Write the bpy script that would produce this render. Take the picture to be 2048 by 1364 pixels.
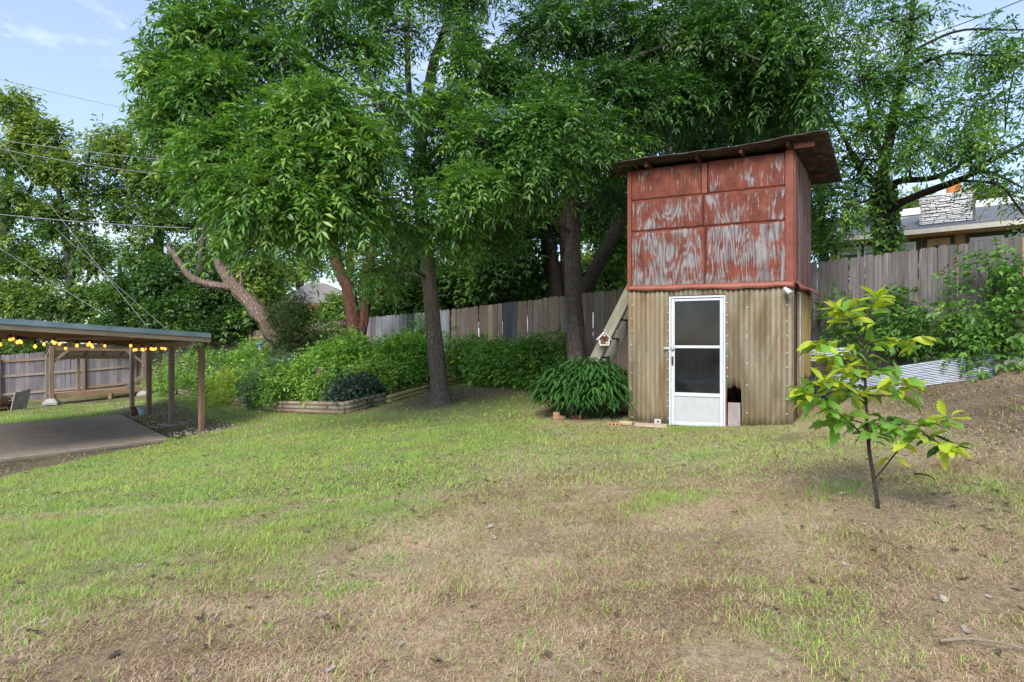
import bpy, math, random
import numpy as np
from mathutils import Vector

for o in list(bpy.data.objects): bpy.data.objects.remove(o)
SC = bpy.context.scene
COL = SC.collection
rng = np.random.default_rng(7)
random.seed(7)
R = math.radians

# ---------------------------------------------------------------- camera
CAMZ, FPX = 1.3, 1250.0
cam = bpy.data.cameras.new('camera'); camo = bpy.data.objects.new('camera', cam); COL.objects.link(camo)
camo.location = (0, 0, CAMZ); camo.rotation_euler = (R(90), 0, 0)
cam.sensor_width = 36; cam.lens = FPX/2048*36; cam.clip_end = 2000; cam.clip_start = .05
SC.camera = camo
# ---------------------------------------------------------------- sky and sun
SUN_EL, SUN_AZ = 40.0, 203.0          # azimuth clockwise from +Y: light comes from behind the camera, a little to its left
w = bpy.data.worlds.new('World'); SC.world = w; w.use_nodes = True
nt = w.node_tree; nt.nodes.clear()
wo = nt.nodes.new('ShaderNodeOutputWorld'); bg = nt.nodes.new('ShaderNodeBackground')
sky = nt.nodes.new('ShaderNodeTexSky'); sky.sky_type = 'NISHITA'; sky.sun_disc = False
sky.sun_elevation = R(SUN_EL); sky.sun_rotation = R(SUN_AZ); sky.air_density = 1.0; sky.dust_density = .4; sky.ozone_density = 3.2
tc = nt.nodes.new('ShaderNodeTexCoord')
mp = nt.nodes.new('ShaderNodeMapping'); mp.inputs['Scale'].default_value = (1, 1, 2.6)
mp.inputs['Location'].default_value = (.35, .1, .22)
nz = nt.nodes.new('ShaderNodeTexNoise'); nz.inputs['Scale'].default_value = 2.3; nz.inputs['Detail'].default_value = 7; nz.inputs['Roughness'].default_value = .58
cr = nt.nodes.new('ShaderNodeValToRGB'); cr.color_ramp.elements[0].position = .54; cr.color_ramp.elements[1].position = .76
cr.color_ramp.elements[0].color = (.16, .16, .16, 1)
mx = nt.nodes.new('ShaderNodeMixRGB'); mx.inputs[2].default_value = (7.4, 7.6, 8.2, 1)
nt.links.new(tc.outputs['Generated'], mp.inputs[0]); nt.links.new(mp.outputs[0], nz.inputs[0]); nt.links.new(nz.outputs[0], cr.inputs[0])
nt.links.new(cr.outputs[0], mx.inputs[0]); nt.links.new(sky.outputs[0], mx.inputs[1]); nt.links.new(mx.outputs[0], bg.inputs[0])
bg.inputs['Strength'].default_value = .125
nt.links.new(bg.outputs[0], wo.inputs[0])
sl = bpy.data.lights.new('sun', 'SUN'); slo = bpy.data.objects.new('sun', sl); COL.objects.link(slo)
sl.energy = 2.7; sl.angle = R(28); sl.color = (1, .95, .87)
_d = Vector((math.sin(R(SUN_AZ))*math.cos(R(SUN_EL)), math.cos(R(SUN_AZ))*math.cos(R(SUN_EL)), math.sin(R(SUN_EL))))
slo.rotation_euler = _d.to_track_quat('Z', 'Y').to_euler()
slo.location = (-4, -6, 14)
# ---------------------------------------------------------------- view
SC.view_settings.view_transform = 'Standard'; SC.view_settings.look = 'None'
SC.view_settings.gamma = 1; SC.view_settings.use_curve_mapping = False
SC.view_settings.exposure = .95
SC.render.engine = 'CYCLES'
cy = SC.cycles
cy.max_bounces = 8; cy.diffuse_bounces = 4; cy.glossy_bounces = 3; cy.transmission_bounces = 6; cy.transparent_max_bounces = 8
cy.use_denoising = True; cy.use_adaptive_sampling = True; cy.adaptive_threshold = .02
cy.sample_clamp_indirect = 6; cy.caustics_reflective = False; cy.caustics_refractive = False

# ---------------------------------------------------------------- helpers
def P(x, y, Y):
    "point seen at photograph position (x, y) when it stands Y metres away"
    return np.array([(x-1024)/FPX*Y, Y, CAMZ+(682-y)/FPX*Y])
def link(o, parent=None):
    COL.objects.link(o)
    if parent is not None: o.parent = parent
    return o
def tag(o, label=None, cat=None, group=None, kind=None):
    if label: o['label'] = label
    if cat: o['category'] = cat
    if group: o['group'] = group
    if kind: o['kind'] = kind
    return o
def empty(name, label, cat, loc=(0, 0, 0), group=None):
    o = bpy.data.objects.new(name, None); link(o); o.location = loc; o.empty_display_size = .1
    return tag(o, label, cat, group)
def mesh(name, V, F, mat=None, smooth=False, attrs=None):
    V = np.asarray(V, dtype=np.float32)
    me = bpy.data.meshes.new(name)
    if isinstance(F, np.ndarray):
        n, k = F.shape
        me.vertices.add(len(V)); me.vertices.foreach_set('co', V.ravel())
        me.loops.add(n*k); me.loops.foreach_set('vertex_index', F.astype(np.int32).ravel())
        me.polygons.add(n); me.polygons.foreach_set('loop_start', np.arange(0, n*k, k, dtype=np.int32))
        if smooth: me.polygons.foreach_set('use_smooth', np.ones(n, dtype=bool))
        me.update(calc_edges=True)
    else:
        me.from_pydata([tuple(map(float, v)) for v in V], [], [tuple(int(i) for i in f) for f in F])
        if smooth: me.polygons.foreach_set('use_smooth', np.ones(len(me.polygons), dtype=bool))
        me.update()
    if attrs:
        for k, a in attrs.items():
            a = np.asarray(a, dtype=np.float32)
            if a.ndim == 1:
                at = me.attributes.new(k, 'FLOAT', 'POINT'); at.data.foreach_set('value', a)
            else:
                at = me.attributes.new(k, 'FLOAT_COLOR', 'POINT'); at.data.foreach_set('color', np.c_[a, np.ones(len(a))].astype(np.float32).ravel())
    if mat: me.materials.append(mat)
    return me
def obj(name, V, F, mat, parent=None, smooth=False, attrs=None, kind=None, loc=None):
    """mesh object; V in world space. Below an Empty the mesh is shifted into its local space. loc: put the origin there."""
    V = np.asarray(V, dtype=np.float64)
    off = np.zeros(3)
    p = parent
    while p is not None: off += np.array(p.location); p = p.parent
    o = bpy.data.objects.new(name, None)
    bpy.data.objects.remove(o)
    base = np.array(loc) if loc is not None else off
    me = mesh(name, V-base, F, mat, smooth, attrs)
    o = bpy.data.objects.new(name, me); link(o, parent)
    if loc is not None: o.location = base-off
    if kind: o['kind'] = kind
    return o
class MB:
    "collects simple solids"
    def __init__(s): s.V = []; s.F = []; s.n = 0
    def add(s, V, F):
        V = np.asarray(V, float)
        s.V.append(V); s.F += [tuple(int(i)+s.n for i in f) for f in F]; s.n += len(V); return s
    def box(s, c, size, ax=None):
        "ax: 3x3 rows are the box axes"
        h = np.array(size)/2
        sg = np.array([[-1,-1,-1],[1,-1,-1],[1,1,-1],[-1,1,-1],[-1,-1,1],[1,-1,1],[1,1,1],[-1,1,1]], float)*h
        A = np.eye(3) if ax is None else np.asarray(ax, float)
        return s.add(sg@A+np.asarray(c), [(0,3,2,1),(4,5,6,7),(0,1,5,4),(1,2,6,5),(2,3,7,6),(3,0,4,7)])
    def bar(s, a, b, wd, th, up=(0, 0, 1)):
        "a rectangular bar from a to b; wd along side, th along up"
        a = np.asarray(a, float); b = np.asarray(b, float); d = b-a; L = np.linalg.norm(d); d = d/L
        up = np.asarray(up, float)
        sd = np.cross(d, up)
        if np.linalg.norm(sd) < 1e-5: sd = np.cross(d, (1, 0, 0))
        sd /= np.linalg.norm(sd); u2 = np.cross(sd, d)
        return s.box((a+b)/2, (L, wd, th), [d, sd, u2])
    def tube(s, pts, rad, sides=8, caps=True):
        V, F = tube(pts, rad, sides)
        F = [tuple(f) for f in F]; n = len(pts)
        if caps: F += [tuple(range(sides-1, -1, -1)), tuple((n-1)*sides+k for k in range(sides))]
        return s.add(V, F)
    def lathe(s, c, prof, sides=16):
        "prof: list of (radius, z)"
        a = np.arange(sides)/sides*2*math.pi
        V = np.concatenate([np.c_[r*np.cos(a), r*np.sin(a), np.full(sides, z)] for r, z in prof])+np.asarray(c)
        F = [(i*sides+k, i*sides+(k+1) % sides, (i+1)*sides+(k+1) % sides, (i+1)*sides+k) for i in range(len(prof)-1) for k in range(sides)]
        return s.add(V, F)
    def build(s, name, mat, parent=None, smooth=False, kind=None, loc=None):
        return obj(name, np.concatenate(s.V), s.F, mat, parent, smooth, None, kind, loc)
def bevel(o, wd=.004, seg=1):
    m = o.modifiers.new('edge', 'BEVEL'); m.width = wd; m.segments = seg; m.limit_method = 'ANGLE'
    return o
def catmull(pts, n):
    pts = np.asarray(pts, float)
    if len(pts) < 3:
        t = np.linspace(0, 1, n)[:, None]; return pts[0]*(1-t)+pts[-1]*t
    q = np.vstack([2*pts[0]-pts[1], pts, 2*pts[-1]-pts[-2]])
    out = []
    for t in np.linspace(0, len(pts)-1-1e-6, n):
        i = int(t); f = t-i
        a, b, c, d = q[i:i+4]
        out.append(.5*((2*b)+(c-a)*f+(2*a-5*b+4*c-d)*f*f+(3*b-a-3*c+d)*f**3))
    return np.array(out)
def tube(pts, rad, sides=8, rough=0, seed=0, ridge=0):
    pts = np.asarray(pts, float); n = len(pts)
    rad = np.broadcast_to(np.asarray(rad, float), (n,))
    T = np.gradient(pts, axis=0); T /= np.linalg.norm(T, axis=1)[:, None]+1e-9
    ref = np.array([1., .13, 0]) if abs(T[0, 0]) < .8 else np.array([0, 1., 0.1])
    a = np.cross(T, ref); a /= np.linalg.norm(a, axis=1)[:, None]+1e-9
    b = np.cross(T, a)
    th = np.arange(sides)/sides*2*math.pi
    rr = rad[:, None]*np.ones(sides)
    if rough or ridge:
        g = np.random.default_rng(seed)
        s = np.r_[0, np.cumsum(np.linalg.norm(np.diff(pts, axis=0), axis=1))]
        for k in range(6):
            m = g.integers(1, 6); f = g.uniform(.8, 5); ph = g.uniform(0, 7)
            rr = rr*(1+rough*.4*np.sin(m*th[None]+f*s[:, None]+ph))
        if ridge:
            for k in range(3):
                m = g.integers(sides//4, sides//2); rr = rr*(1+ridge*np.sin(m*th[None]+g.uniform(-2, 2)*s[:, None]+2*np.sin(3*s[:, None]+k)))
    V = pts[:, None]+rr[..., None]*(np.cos(th)[None, :, None]*a[:, None]+np.sin(th)[None, :, None]*b[:, None])
    i = np.arange(n-1)[:, None]*sides; k = np.arange(sides)[None]; k2 = (k+1) % sides
    F = np.stack([i+k, i+k2, i+sides+k2, i+sides+k], -1).reshape(-1, 4)
    return V.reshape(-1, 3), F
def copies(src, names_locs, parent=None): pass
def fbm(x, y, seed=0, octv=4):
    g = np.random.default_rng(seed); out = np.zeros(np.broadcast(x, y).shape); amp = 1; f = 1
    for o in range(octv):
        for k in range(3):
            a = g.uniform(0, 6.28); ph = g.uniform(0, 6.28, 2)
            u = x*math.cos(a)+y*math.sin(a); v = -x*math.sin(a)+y*math.cos(a)
            out = out+amp*np.sin(u*f+ph[0]+1.3*np.sin(v*f*.7+ph[1]))/3
        amp *= .55; f *= 2.1
    return out
def sstep(a, b, x):
    t = np.clip((x-a)/(b-a), 0, 1); return t*t*(3-2*t)

# ---------------------------------------------------------------- materials
class NT:
    def __init__(s, name):
        s.m = bpy.data.materials.new(name); s.m.use_nodes = True; s.t = s.m.node_tree; s.t.nodes.clear()
        s.out = s.t.nodes.new('ShaderNodeOutputMaterial')
    def n(s, typ, props=None, **inp):
        nd = s.t.nodes.new('ShaderNode'+typ)
        for k, v in (props or {}).items(): setattr(nd, k, v)
        for k, v in inp.items():
            k2 = int(k[1:]) if k[0] == '_' and k[1:].isdigit() else k.replace('_', ' ')
            s.put(nd.inputs[k2], v)
        return nd
    def put(s, sock, v):
        if hasattr(v, 'is_linked') or isinstance(v, bpy.types.NodeSocket): s.t.links.new(v, sock)
        elif isinstance(v, bpy.types.Node): s.t.links.new(v.outputs[0], sock)
        else:
            if isinstance(v, (tuple, list)) and len(v) == 3 and sock.type == 'RGBA': v = (*v, 1)
            sock.default_value = v
    def coord(s, scale=(1, 1, 1), which='Object', rot=(0, 0, 0), loc=(0, 0, 0)):
        c = s.n('TexCoord'); m = s.n('Mapping'); s.t.links.new(c.outputs[which], m.inputs[0])
        m.inputs['Scale'].default_value = scale; m.inputs['Rotation'].default_value = rot; m.inputs['Location'].default_value = loc
        return m
    def geo(s, scale=(1, 1, 1)):
        c = s.n('NewGeometry'); m = s.n('Mapping'); s.t.links.new(c.outputs['Position'], m.inputs[0]); m.inputs['Scale'].default_value = scale
        return m
    def noise(s, vec, scale, detail=4, rough=.55, dist=0):
        return s.n('TexNoise', None, Vector=vec, Scale=scale, Detail=detail, Roughness=rough, Distortion=dist)
    def ramp(s, fac, stops, interp='LINEAR'):
        r = s.n('ValToRGB', None, Fac=fac); e = r.color_ramp; e.interpolation = interp
        while len(e.elements) < len(stops): e.elements.new(.5)
        for el, (p, c) in zip(e.elements, stops):
            el.position = p; el.color = (*c, 1) if isinstance(c, (tuple, list)) else (c, c, c, 1)
        return r
    def mix(s, fac, a, b, mode='MIX'):
        nd = s.n('MixRGB', {'blend_type': mode}); s.put(nd.inputs[0], fac); s.put(nd.inputs[1], a); s.put(nd.inputs[2], b); return nd
    def math(s, op, a, b=0.0, clamp=False):
        nd = s.n('Math', {'operation': op, 'use_clamp': clamp}); s.put(nd.inputs[0], a); s.put(nd.inputs[1], b); return nd
    def bump(s, h, strength=.4, dist=.01): return s.n('Bump', None, Height=h, Strength=strength, Distance=dist)
    def bsdf(s, base, rough=.8, spec=.3, metal=0.0, normal=None, **kw):
        b = s.n('BsdfPrincipled')
        s.put(b.inputs['Base Color'], base); s.put(b.inputs['Roughness'], rough); s.put(b.inputs['Metallic'], metal)
        s.put(b.inputs['Specular IOR Level'], spec)
        if normal is not None: s.put(b.inputs['Normal'], normal)
        for k, v in kw.items(): s.put(b.inputs[k.replace('_', ' ')], v)
        s.t.links.new(b.outputs[0], s.out.inputs[0]); return b
def m_leaf(name, c0, c1, c2, trans=.35, rough=.42, spec=.4):
    k = NT(name); a = k.n('Attribute', {'attribute_name': 'tint'})
    r = k.ramp(a.outputs['Fac'], [(0, c0), (.55, c1), (1, c2)])
    b = k.bsdf(r, rough, spec)
    t = k.n('BsdfTranslucent', None, Color=k.mix(1, r, (1.0, 1.25, .45, 1), 'MULTIPLY'))
    mxs = k.n('MixShader', None, Fac=trans); k.t.links.new(b.outputs[0], mxs.inputs[1]); k.t.links.new(t.outputs[0], mxs.inputs[2])
    k.t.links.new(mxs.outputs[0], k.out.inputs[0]); return k.m
def m_bark(name, c0, c1, sc=1.0, moss=None):
    k = NT(name); v = k.coord((14*sc, 14*sc, 3*sc)); n1 = k.noise(v, 1.6, 6, .65, 1.2); n2 = k.noise(k.coord((60, 60, 20)), 1, 3)
    vo = k.n('TexVoronoi', {'feature': 'DISTANCE_TO_EDGE'}, Vector=k.coord((20*sc, 20*sc, 6*sc)), Scale=1.2)
    h = k.mix(.5, n1, k.ramp(vo.outputs[0], [(0, 0), (.35, 1)]), 'MULTIPLY')
    h = k.mix(.3, h, n2, 'OVERLAY')
    col = k.ramp(h, [(.15, tuple(x*.45 for x in c0)), (.45, c0), (.85, c1)])
    if moss: col = k.mix(k.ramp(k.noise(k.coord((1.5, 1.5, .6)), 2, 5), [(.5, 0.0), (.68, .6)]), col, moss)
    k.bsdf(col, .92, .1, normal=k.bump(h, .9, .03)); return k.m
def m_wood(name, c0, c1, c2, grain=1.0, rnd=.5, axis='z', rough=.85):
    "weathered timber, grain along axis; each board its own shade"
    k = NT(name); oi = k.n('ObjectInfo')
    sc = {'z': (38, 38, 1.6), 'x': (1.6, 38, 38), 'y': (38, 1.6, 38)}[axis]
    c = k.n('TexCoord'); ad = k.n('VectorMath', {'operation': 'ADD'}); k.t.links.new(c.outputs['Object'], ad.inputs[0])
    comb = k.n('CombineXYZ', None, X=k.math('MULTIPLY', oi.outputs['Random'], 7.0), Y=k.math('MULTIPLY', oi.outputs['Random'], 3.0), Z=k.math('MULTIPLY', oi.outputs['Random'], 13.0))
    k.t.links.new(comb.outputs[0], ad.inputs[1])
    m = k.n('Mapping'); k.t.links.new(ad.outputs[0], m.inputs[0]); m.inputs['Scale'].default_value = tuple(x*grain for x in sc)
    n1 = k.noise(m, 1.0, 6, .7, .6); n2 = k.noise(ad.outputs[0], 2.2, 4, .6)
    col = k.ramp(n1, [(.28, c0), (.5, c1), (.74, c2)])
    col = k.mix(k.ramp(n2, [(.35, .55), (.65, 0)]), col, tuple(x*.55 for x in c1))
    v = k.math('ADD', k.math('MULTIPLY', oi.outputs['Random'], rnd), 1-rnd*.5)
    hs = k.n('HueSaturation', None, Value=v, Color=col, Saturation=k.math('ADD', k.math('MULTIPLY', k.math('FRACT', k.math('MULTIPLY', oi.outputs['Random'], 17.3)), .5), .75))
    k.bsdf(hs, rough, .15, normal=k.bump(n1, .5, .006)); return k.m
def m_plain(name, c, rough=.6, spec=.3, metal=0, var=.25, sc=6, bump=.1):
    k = NT(name); n1 = k.noise(k.coord(), sc, 5, .6)
    col = k.ramp(n1, [(.3, tuple(x*(1-var) for x in c)), (.7, tuple(min(1, x*(1+var)) for x in c))])
    k.bsdf(col, rough, spec, metal, normal=k.bump(n1, bump, .01)); return k.m

# ---------------------------------------------------------------- terrain
TP = np.array([(0,2,0),(-2.5,2.5,-.06),(3,3,.06),(0,-3,0),(-5,-2,-.3),(5,-2,.3),(1.94,10.4,-.04),(4.19,9.3,.035),(3,9.9,0),(2.7,4.6,.06),(3.6,4.4,.3),(5.2,7,.36),
   (3.3,7.5,.05),(1.2,7,-.03),(-1.41,12.5,.07),(0.2,13,.3),(1.5,12,.15),(2.2,13.7,.6),(-1.6,16.3,.3),(-4.9,18.8,.09),(-1.1,14.7,.33),
   (7.2,9.5,.77),(6.33,10.2,.58),(5.46,10.9,.36),(8.2,9.6,1.05),(6.9,11,1.0),(5.9,12.1,.98),(4.6,12.6,.7),(9,14,1.4),(12,18,1.7),(8,6,.85),(10,3,1.1),
   (-6.2,12.5,-.56),(-7.5,13.7,-.58),(-8.8,15.2,-.6),(-10.3,16.9,-.62),(-8,11,-.62),(-10,13,-.62),(-11,16,-.64),(-6.6,8.1,-.5),(-4,5.5,-.22),(-3,8,-.2),(-3.8,10.5,-.3),
   (-18.8,23,-.96),(-14.4,25.5,-.56),(-10,24,-.2),(-9.2,18,-.25),(-5.2,14,-.27),(-3.5,13,-.19),(-15.2,20.7,-.86),(-13,22.1,-.72),(-16,14,-.8),(-8,21,-.12),(-20,30,-.8),(-5,26,.1),(3,22,.9),(0,24,.4),(12,24,1.7),(-30,20,-1.2)])
_A = np.c_[np.ones(len(TP)), TP[:, :2]]
_co, *_ = np.linalg.lstsq(_A, TP[:, 2], rcond=None)
_res = TP[:, 2]-_A@_co
_SG = 3.6
_K = np.exp(-((TP[:, None, :2]-TP[None, :, :2])**2).sum(-1)/(2*_SG**2))
_W = np.linalg.solve(_K+.04*np.eye(len(TP)), _res)
SHA, SHB = P(1612, 800, 10.75), P(1988, 753, 9.45)      # foot of the galvanised sheet that holds the bank
def H(x, y):
    x = np.asarray(x, float); y = np.asarray(y, float)
    d = (SHB-SHA)[:2]; L = np.linalg.norm(d); d = d/L
    t = np.clip(((x-SHA[0])*d[0]+(y-SHA[1])*d[1])/L, 0, 1); qx = SHA[0]+d[0]*L*t; qy = SHA[1]+d[1]*L*t
    side = (x-SHA[0])*(-d[1])+(y-SHA[1])*d[0]; dist = np.hypot(x-qx, y-qy)      # side > 0: behind the sheet
    w_ = np.where(side > 0, np.exp(-(dist/.12)**2), np.exp(-(dist/1.3)**2))
    c_ = SHA[2]+.03+(SHB[2]-SHA[2])*t-H0(qx, qy)
    z = H0(x, y)+w_*c_
    return z if np.ndim(z) else float(z)
def H0(x, y):
    x = np.asarray(x, float); y = np.asarray(y, float); sh = np.broadcast(x, y).shape
    xf = np.broadcast_to(x, sh).ravel(); yf = np.broadcast_to(y, sh).ravel()
    xc = np.clip(xf, -32, 22); yc = np.clip(yf, -8, 40)
    z = _co[0]+_co[1]*xc+_co[2]*yc
    for (px_, py_, _), wt in zip(TP, _W): z = z+wt*np.exp(-((xf-px_)**2+(yf-py_)**2)/(2*_SG**2))
    return z.reshape(sh) if sh else float(z[0])
def ground_at(x, y, y0=2.0, y1=40):
    "where the sight line through (x, y) meets the ground"
    Y = np.linspace(y0, y1, 1200); X = (x-1024)/FPX*Y; Z = CAMZ+(682-y)/FPX*Y
    d = Z-H(X, Y); i = int(np.argmax(d < 0)) if (d < 0).any() else len(Y)-1
    return np.array([X[i], Y[i], float(H(X[i], Y[i]))])

# lawn cover: how green, how dense
_yb = np.array([0, 2.4, 3.1, 3.9, 5.1, 7.5, 9, 12, 30]); _xb = np.array([-2.9, -2.6, -2.2, -1.55, -.6, .1, .9, 1.2, 1.2])
# slab corners
SLZ = -.575
def at_z(x, y, z): Y = (CAMZ-z)*FPX/(y-682); return P(x, y, Y)
SA, SB, SCc, SD = at_z(340, 877, SLZ), at_z(240, 828, SLZ), at_z(0, 850, SLZ), at_z(0, 918, SLZ)
sl_u = (SD-SA)/np.linalg.norm(SD-SA); sl_v = (SB-SA)/np.linalg.norm(SB-SA)
def slab_uv(X, Y):
    M = np.array([sl_u[:2], sl_v[:2]]).T; q = np.linalg.solve(M, np.stack([np.ravel(X)-SA[0], np.ravel(Y)-SA[1]]))
    return q[0].reshape(np.shape(X)), q[1].reshape(np.shape(X))
EDGE = [ground_at(330, 778), ground_at(385, 795), ground_at(480, 812), ground_at(565, 824), ground_at(690, 828), ground_at(770, 808), ground_at(860, 782), ground_at(930, 762)]
EDGE = np.array(EDGE)
def bed_inside(X, Y):
    "signed-ish: distance behind the log edging (positive inside the bed)"
    yy = np.interp(X, EDGE[:, 0], EDGE[:, 1]); d = Y-yy
    return np.where((X > EDGE[0, 0]-3) & (X < EDGE[-1, 0]), d, -1.0)
def cover(X, Y):
    n = fbm(X*1.1, Y*1.1, 3)*.5; n2 = fbm(X*3.2, Y*3.2, 5)*.5
    xb = np.interp(Y, _yb, _xb)
    g = 1-sstep(-.9, .9, X-xb+n*.8)
    band = sstep(4.8, 7.2, Y)*(1-sstep(9.6, 10.6, Y))*(1-sstep(3.2, 4.6, X))
    right = np.where(X > xb-1, .17+.40*band+.5*sstep(.22, .6, fbm(X*2.4, Y*2.4, 44)*.6), 0)
    g = np.maximum(g*.96, right+n2*.12)
    g = g*(1-.45*(1-sstep(2.6, 4.2, Y))*sstep(-4, -1, X)) 
    g = g-.25*sstep(.25, .7, n2)*(1-sstep(6, 10, Y))
    dens = np.ones_like(g)
    # bare patches
    dens *= 1-.88*np.exp(-(((X+.6)/2.1)**2+((Y-13.4)/1.0)**2)**2)
    dens *= 1-.7*np.exp(-(((X+1.6)/1.1)**2+((Y-12.4)/.6)**2)**2)
    dens *= 1-.72*sstep(3.4, 5.2, X-.25*(Y-5))*sstep(3.2, 4.4, Y+.0*X)
    dens *= 1-.6*np.exp(-(((X-2.9)/.8)**2+((Y-4.4)/.5)**2))
    su, sv = slab_uv(X, Y)
    in_slab = (su > -.05) & (sv > -.05) & (sv < 5.6)
    dens = np.where(in_slab, 0, dens)
    dens *= 1-.95*((su > -.15) & (sv > -(.1+.8*np.clip(su, 0, 6))+.35*n) & (sv <= 0) & (su > .1))           # soil strip along the slab
    dens *= 1-.75*((su <= 0) & (su > -1.3) & (sv > -.2) & (sv < 6))
    dens *= np.where(bed_inside(X, Y) > -.05, .06, 1)
    dens *= 1-.5*sstep(16.5, 18.5, Y)
    return np.clip(g, 0, 1), np.clip(dens, 0, 1)
bare_n = lambda X, Y: np.clip(.5+fbm(X*2.3, Y*2.3, 11)*.5, 0, 1)
def axis_lines(lo, hi, step, far):
    a = list(np.arange(lo, hi+1e-6, step)); s = step
    while a[-1] < far: s *= 1.35; a.append(a[-1]+s)
    s = step
    while a[0] > -far: s *= 1.35; a.insert(0, a[0]-s)
    return np.array(a)
gx = axis_lines(-19, 10, .14, 300); gy = axis_lines(1, 25, .14, 300)
GX, GY = np.meshgrid(gx, gy)
near = ((GX > -20) & (GX < 11) & (GY > 0) & (GY < 26))
GZ = H(GX, GY)+np.where(near, fbm(GX*4, GY*4, 9)*.012+fbm(GX*11, GY*11, 10)*.005, 0)
su, sv = slab_uv(GX, GY)
GZ = np.where((su > -.3) & (sv > -.3) & (sv < 6) & near, np.minimum(GZ, SLZ-.05), GZ)
bi = bed_inside(GX, GY)
GZ = GZ+np.where(near, .22*sstep(.05, .5, bi)*(1-sstep(3.5, 6, bi)), 0)
g_, d_ = cover(GX, GY)
bn = bare_n(GX, GY)[..., None]
soil = np.array([.105, .078, .06])*(1-bn)+np.array([.20, .155, .118])*bn
straw = np.array([.28, .205, .135])*(1-bn)+np.array([.52, .41, .285])*bn
grn = np.array([.145, .225, .045])
gcol = straw*(1-g_[..., None])+(grn*.72+straw*.28)*g_[..., None]
gcol = soil*(1-d_[..., None])+gcol*d_[..., None]
gcol = np.where(near[..., None], gcol, np.array([.07, .10, .035]))
nx, ny = len(gx), len(gy)
ii = (np.arange(ny-1)[:, None]*nx+np.arange(nx-1)[None]).ravel()
k = NT('soil_and_thatch'); a = k.n('Attribute', {'attribute_name': 'Col'})
n1 = k.noise(k.geo(), 22, 6, .7); n2 = k.noise(k.geo(), 90, 4, .7)
colr = k.mix(1, a.outputs['Color'], k.ramp(n1, [(.3, (.55, .52, .5)), (.6, (1.1, 1.05, 1)), (.8, (1.4, 1.35, 1.25))]), 'MULTIPLY')
k.bsdf(colr, .95, .08, normal=k.bump(k.mix(.5, n1, n2), 1.0, .03))
tag(obj('ground', np.c_[GX.ravel(), GY.ravel(), GZ.ravel()], np.stack([ii, ii+1, ii+nx+1, ii+nx], -1), k.m, smooth=True, attrs={'Col': gcol.reshape(-1, 3)}),
    'sloping back yard ground of soil and dry thatch', 'ground', kind='structure')
def GH(x, y):
    "ground height as built, without the fine bumps"
    z = H(x, y); b = bed_inside(np.asarray(x, float), np.asarray(y, float))
    return z+.22*sstep(.05, .5, b)*(1-sstep(3.5, 6, b))

# ---------------------------------------------------------------- grass
def blades(n, ylo, yhi, ln, wd, tris2, green_only=None, seed=1, flat=0.0):
    g = np.random.default_rng(seed)
    Y = np.sqrt(g.uniform(ylo**2, yhi**2, n)); X = g.uniform(-1, 1, n)*(.85*Y+1.4)
    gr, de = cover(X, Y)
    clump = np.clip(.70+fbm(X*6, Y*6, 21)*.36+fbm(X*17, Y*17, 22)*.3, .1, 1.1)
    keep = g.uniform(0, 1, n) < de*(clump if flat == 0 else 1)
    X, Y, gr, clump = X[keep], Y[keep], gr[keep], clump[keep]; n = len(X)
    isg = g.uniform(0, 1, n) < (gr*.97 if flat == 0 else gr*.15)
    dry = ~isg
    Lh = ln*g.uniform(.45, 1.25, n)*np.where(dry, .8, 1.0)*(.55+.75*clump)
    tilt = np.where(dry, g.uniform(.5, 1.45, n), g.uniform(.1, .95, n)); 
    if flat: tilt = g.uniform(1.2, 1.52, n)
    az = g.uniform(0, 6.283, n)
    d = np.stack([np.cos(az)*np.sin(tilt), np.sin(az)*np.sin(tilt), np.cos(tilt)], -1)
    sd = np.stack([-np.sin(az+g.uniform(-.8, .8, n)), np.cos(az), np.zeros(n)], -1); sd /= np.linalg.norm(sd, axis=1)[:, None]
    b = np.stack([X, Y, H(X, Y)+np.where(flat > 0, .006, -.004)], -1)
    wv = (wd*g.uniform(.6, 1.3, n))[:, None]
    mid = b+d*(Lh*.55)[:, None]
    tip = b+d*Lh[:, None]+np.stack([np.cos(az), np.sin(az), -.9*np.ones(n)], -1)*(Lh*.22)[:, None]*(0 if flat else 1)
    pat = fbm(X*1.9, Y*1.9, 23)*.16+fbm(X*7, Y*7, 24)*.1
    tint = np.where(isg, np.clip(g.uniform(.56, .98, n)+pat, .5, 1), np.clip(g.uniform(0, .45, n)+pat*.8, 0, .45))
    if tris2:
        V = np.stack([b-sd*wv*.5, b+sd*wv*.5, mid+sd*wv*.45, mid-sd*wv*.45, tip], 1).reshape(-1, 3)
        i = np.arange(n)[:, None]*5
        F = np.concatenate([i+[0, 1, 2], i+[0, 2, 3], i+[3, 2, 4]], 1).reshape(-1, 3); t = np.repeat(tint, 5)
    else:
        V = np.stack([b-sd*wv*.5, b+sd*wv*.5, tip], 1).reshape(-1, 3); F = np.arange(n*3).reshape(-1, 3); t = np.repeat(tint, 3)
    return V, F, t
k = NT('grass_blade'); a = k.n('Attribute', {'attribute_name': 'tint'})
r = k.ramp(a.outputs['Fac'], [(0, (.25, .165, .095)), (.2, (.60, .44, .29)), (.45, (.76, .62, .44)), (.5, (.54, .60, .16)), (.75, (.33, .54, .085)), (1, (.20, .41, .06))])
b_ = k.bsdf(r, .6, .25); t_ = k.n('BsdfTranslucent', None, Color=r); mxs = k.n('MixShader', None, Fac=.38)
k.t.links.new(b_.outputs[0], mxs.inputs[1]); k.t.links.new(t_.outputs[0], mxs.inputs[2]); k.t.links.new(mxs.outputs[0], k.out.inputs[0])
M_GRASS = k.m
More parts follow.
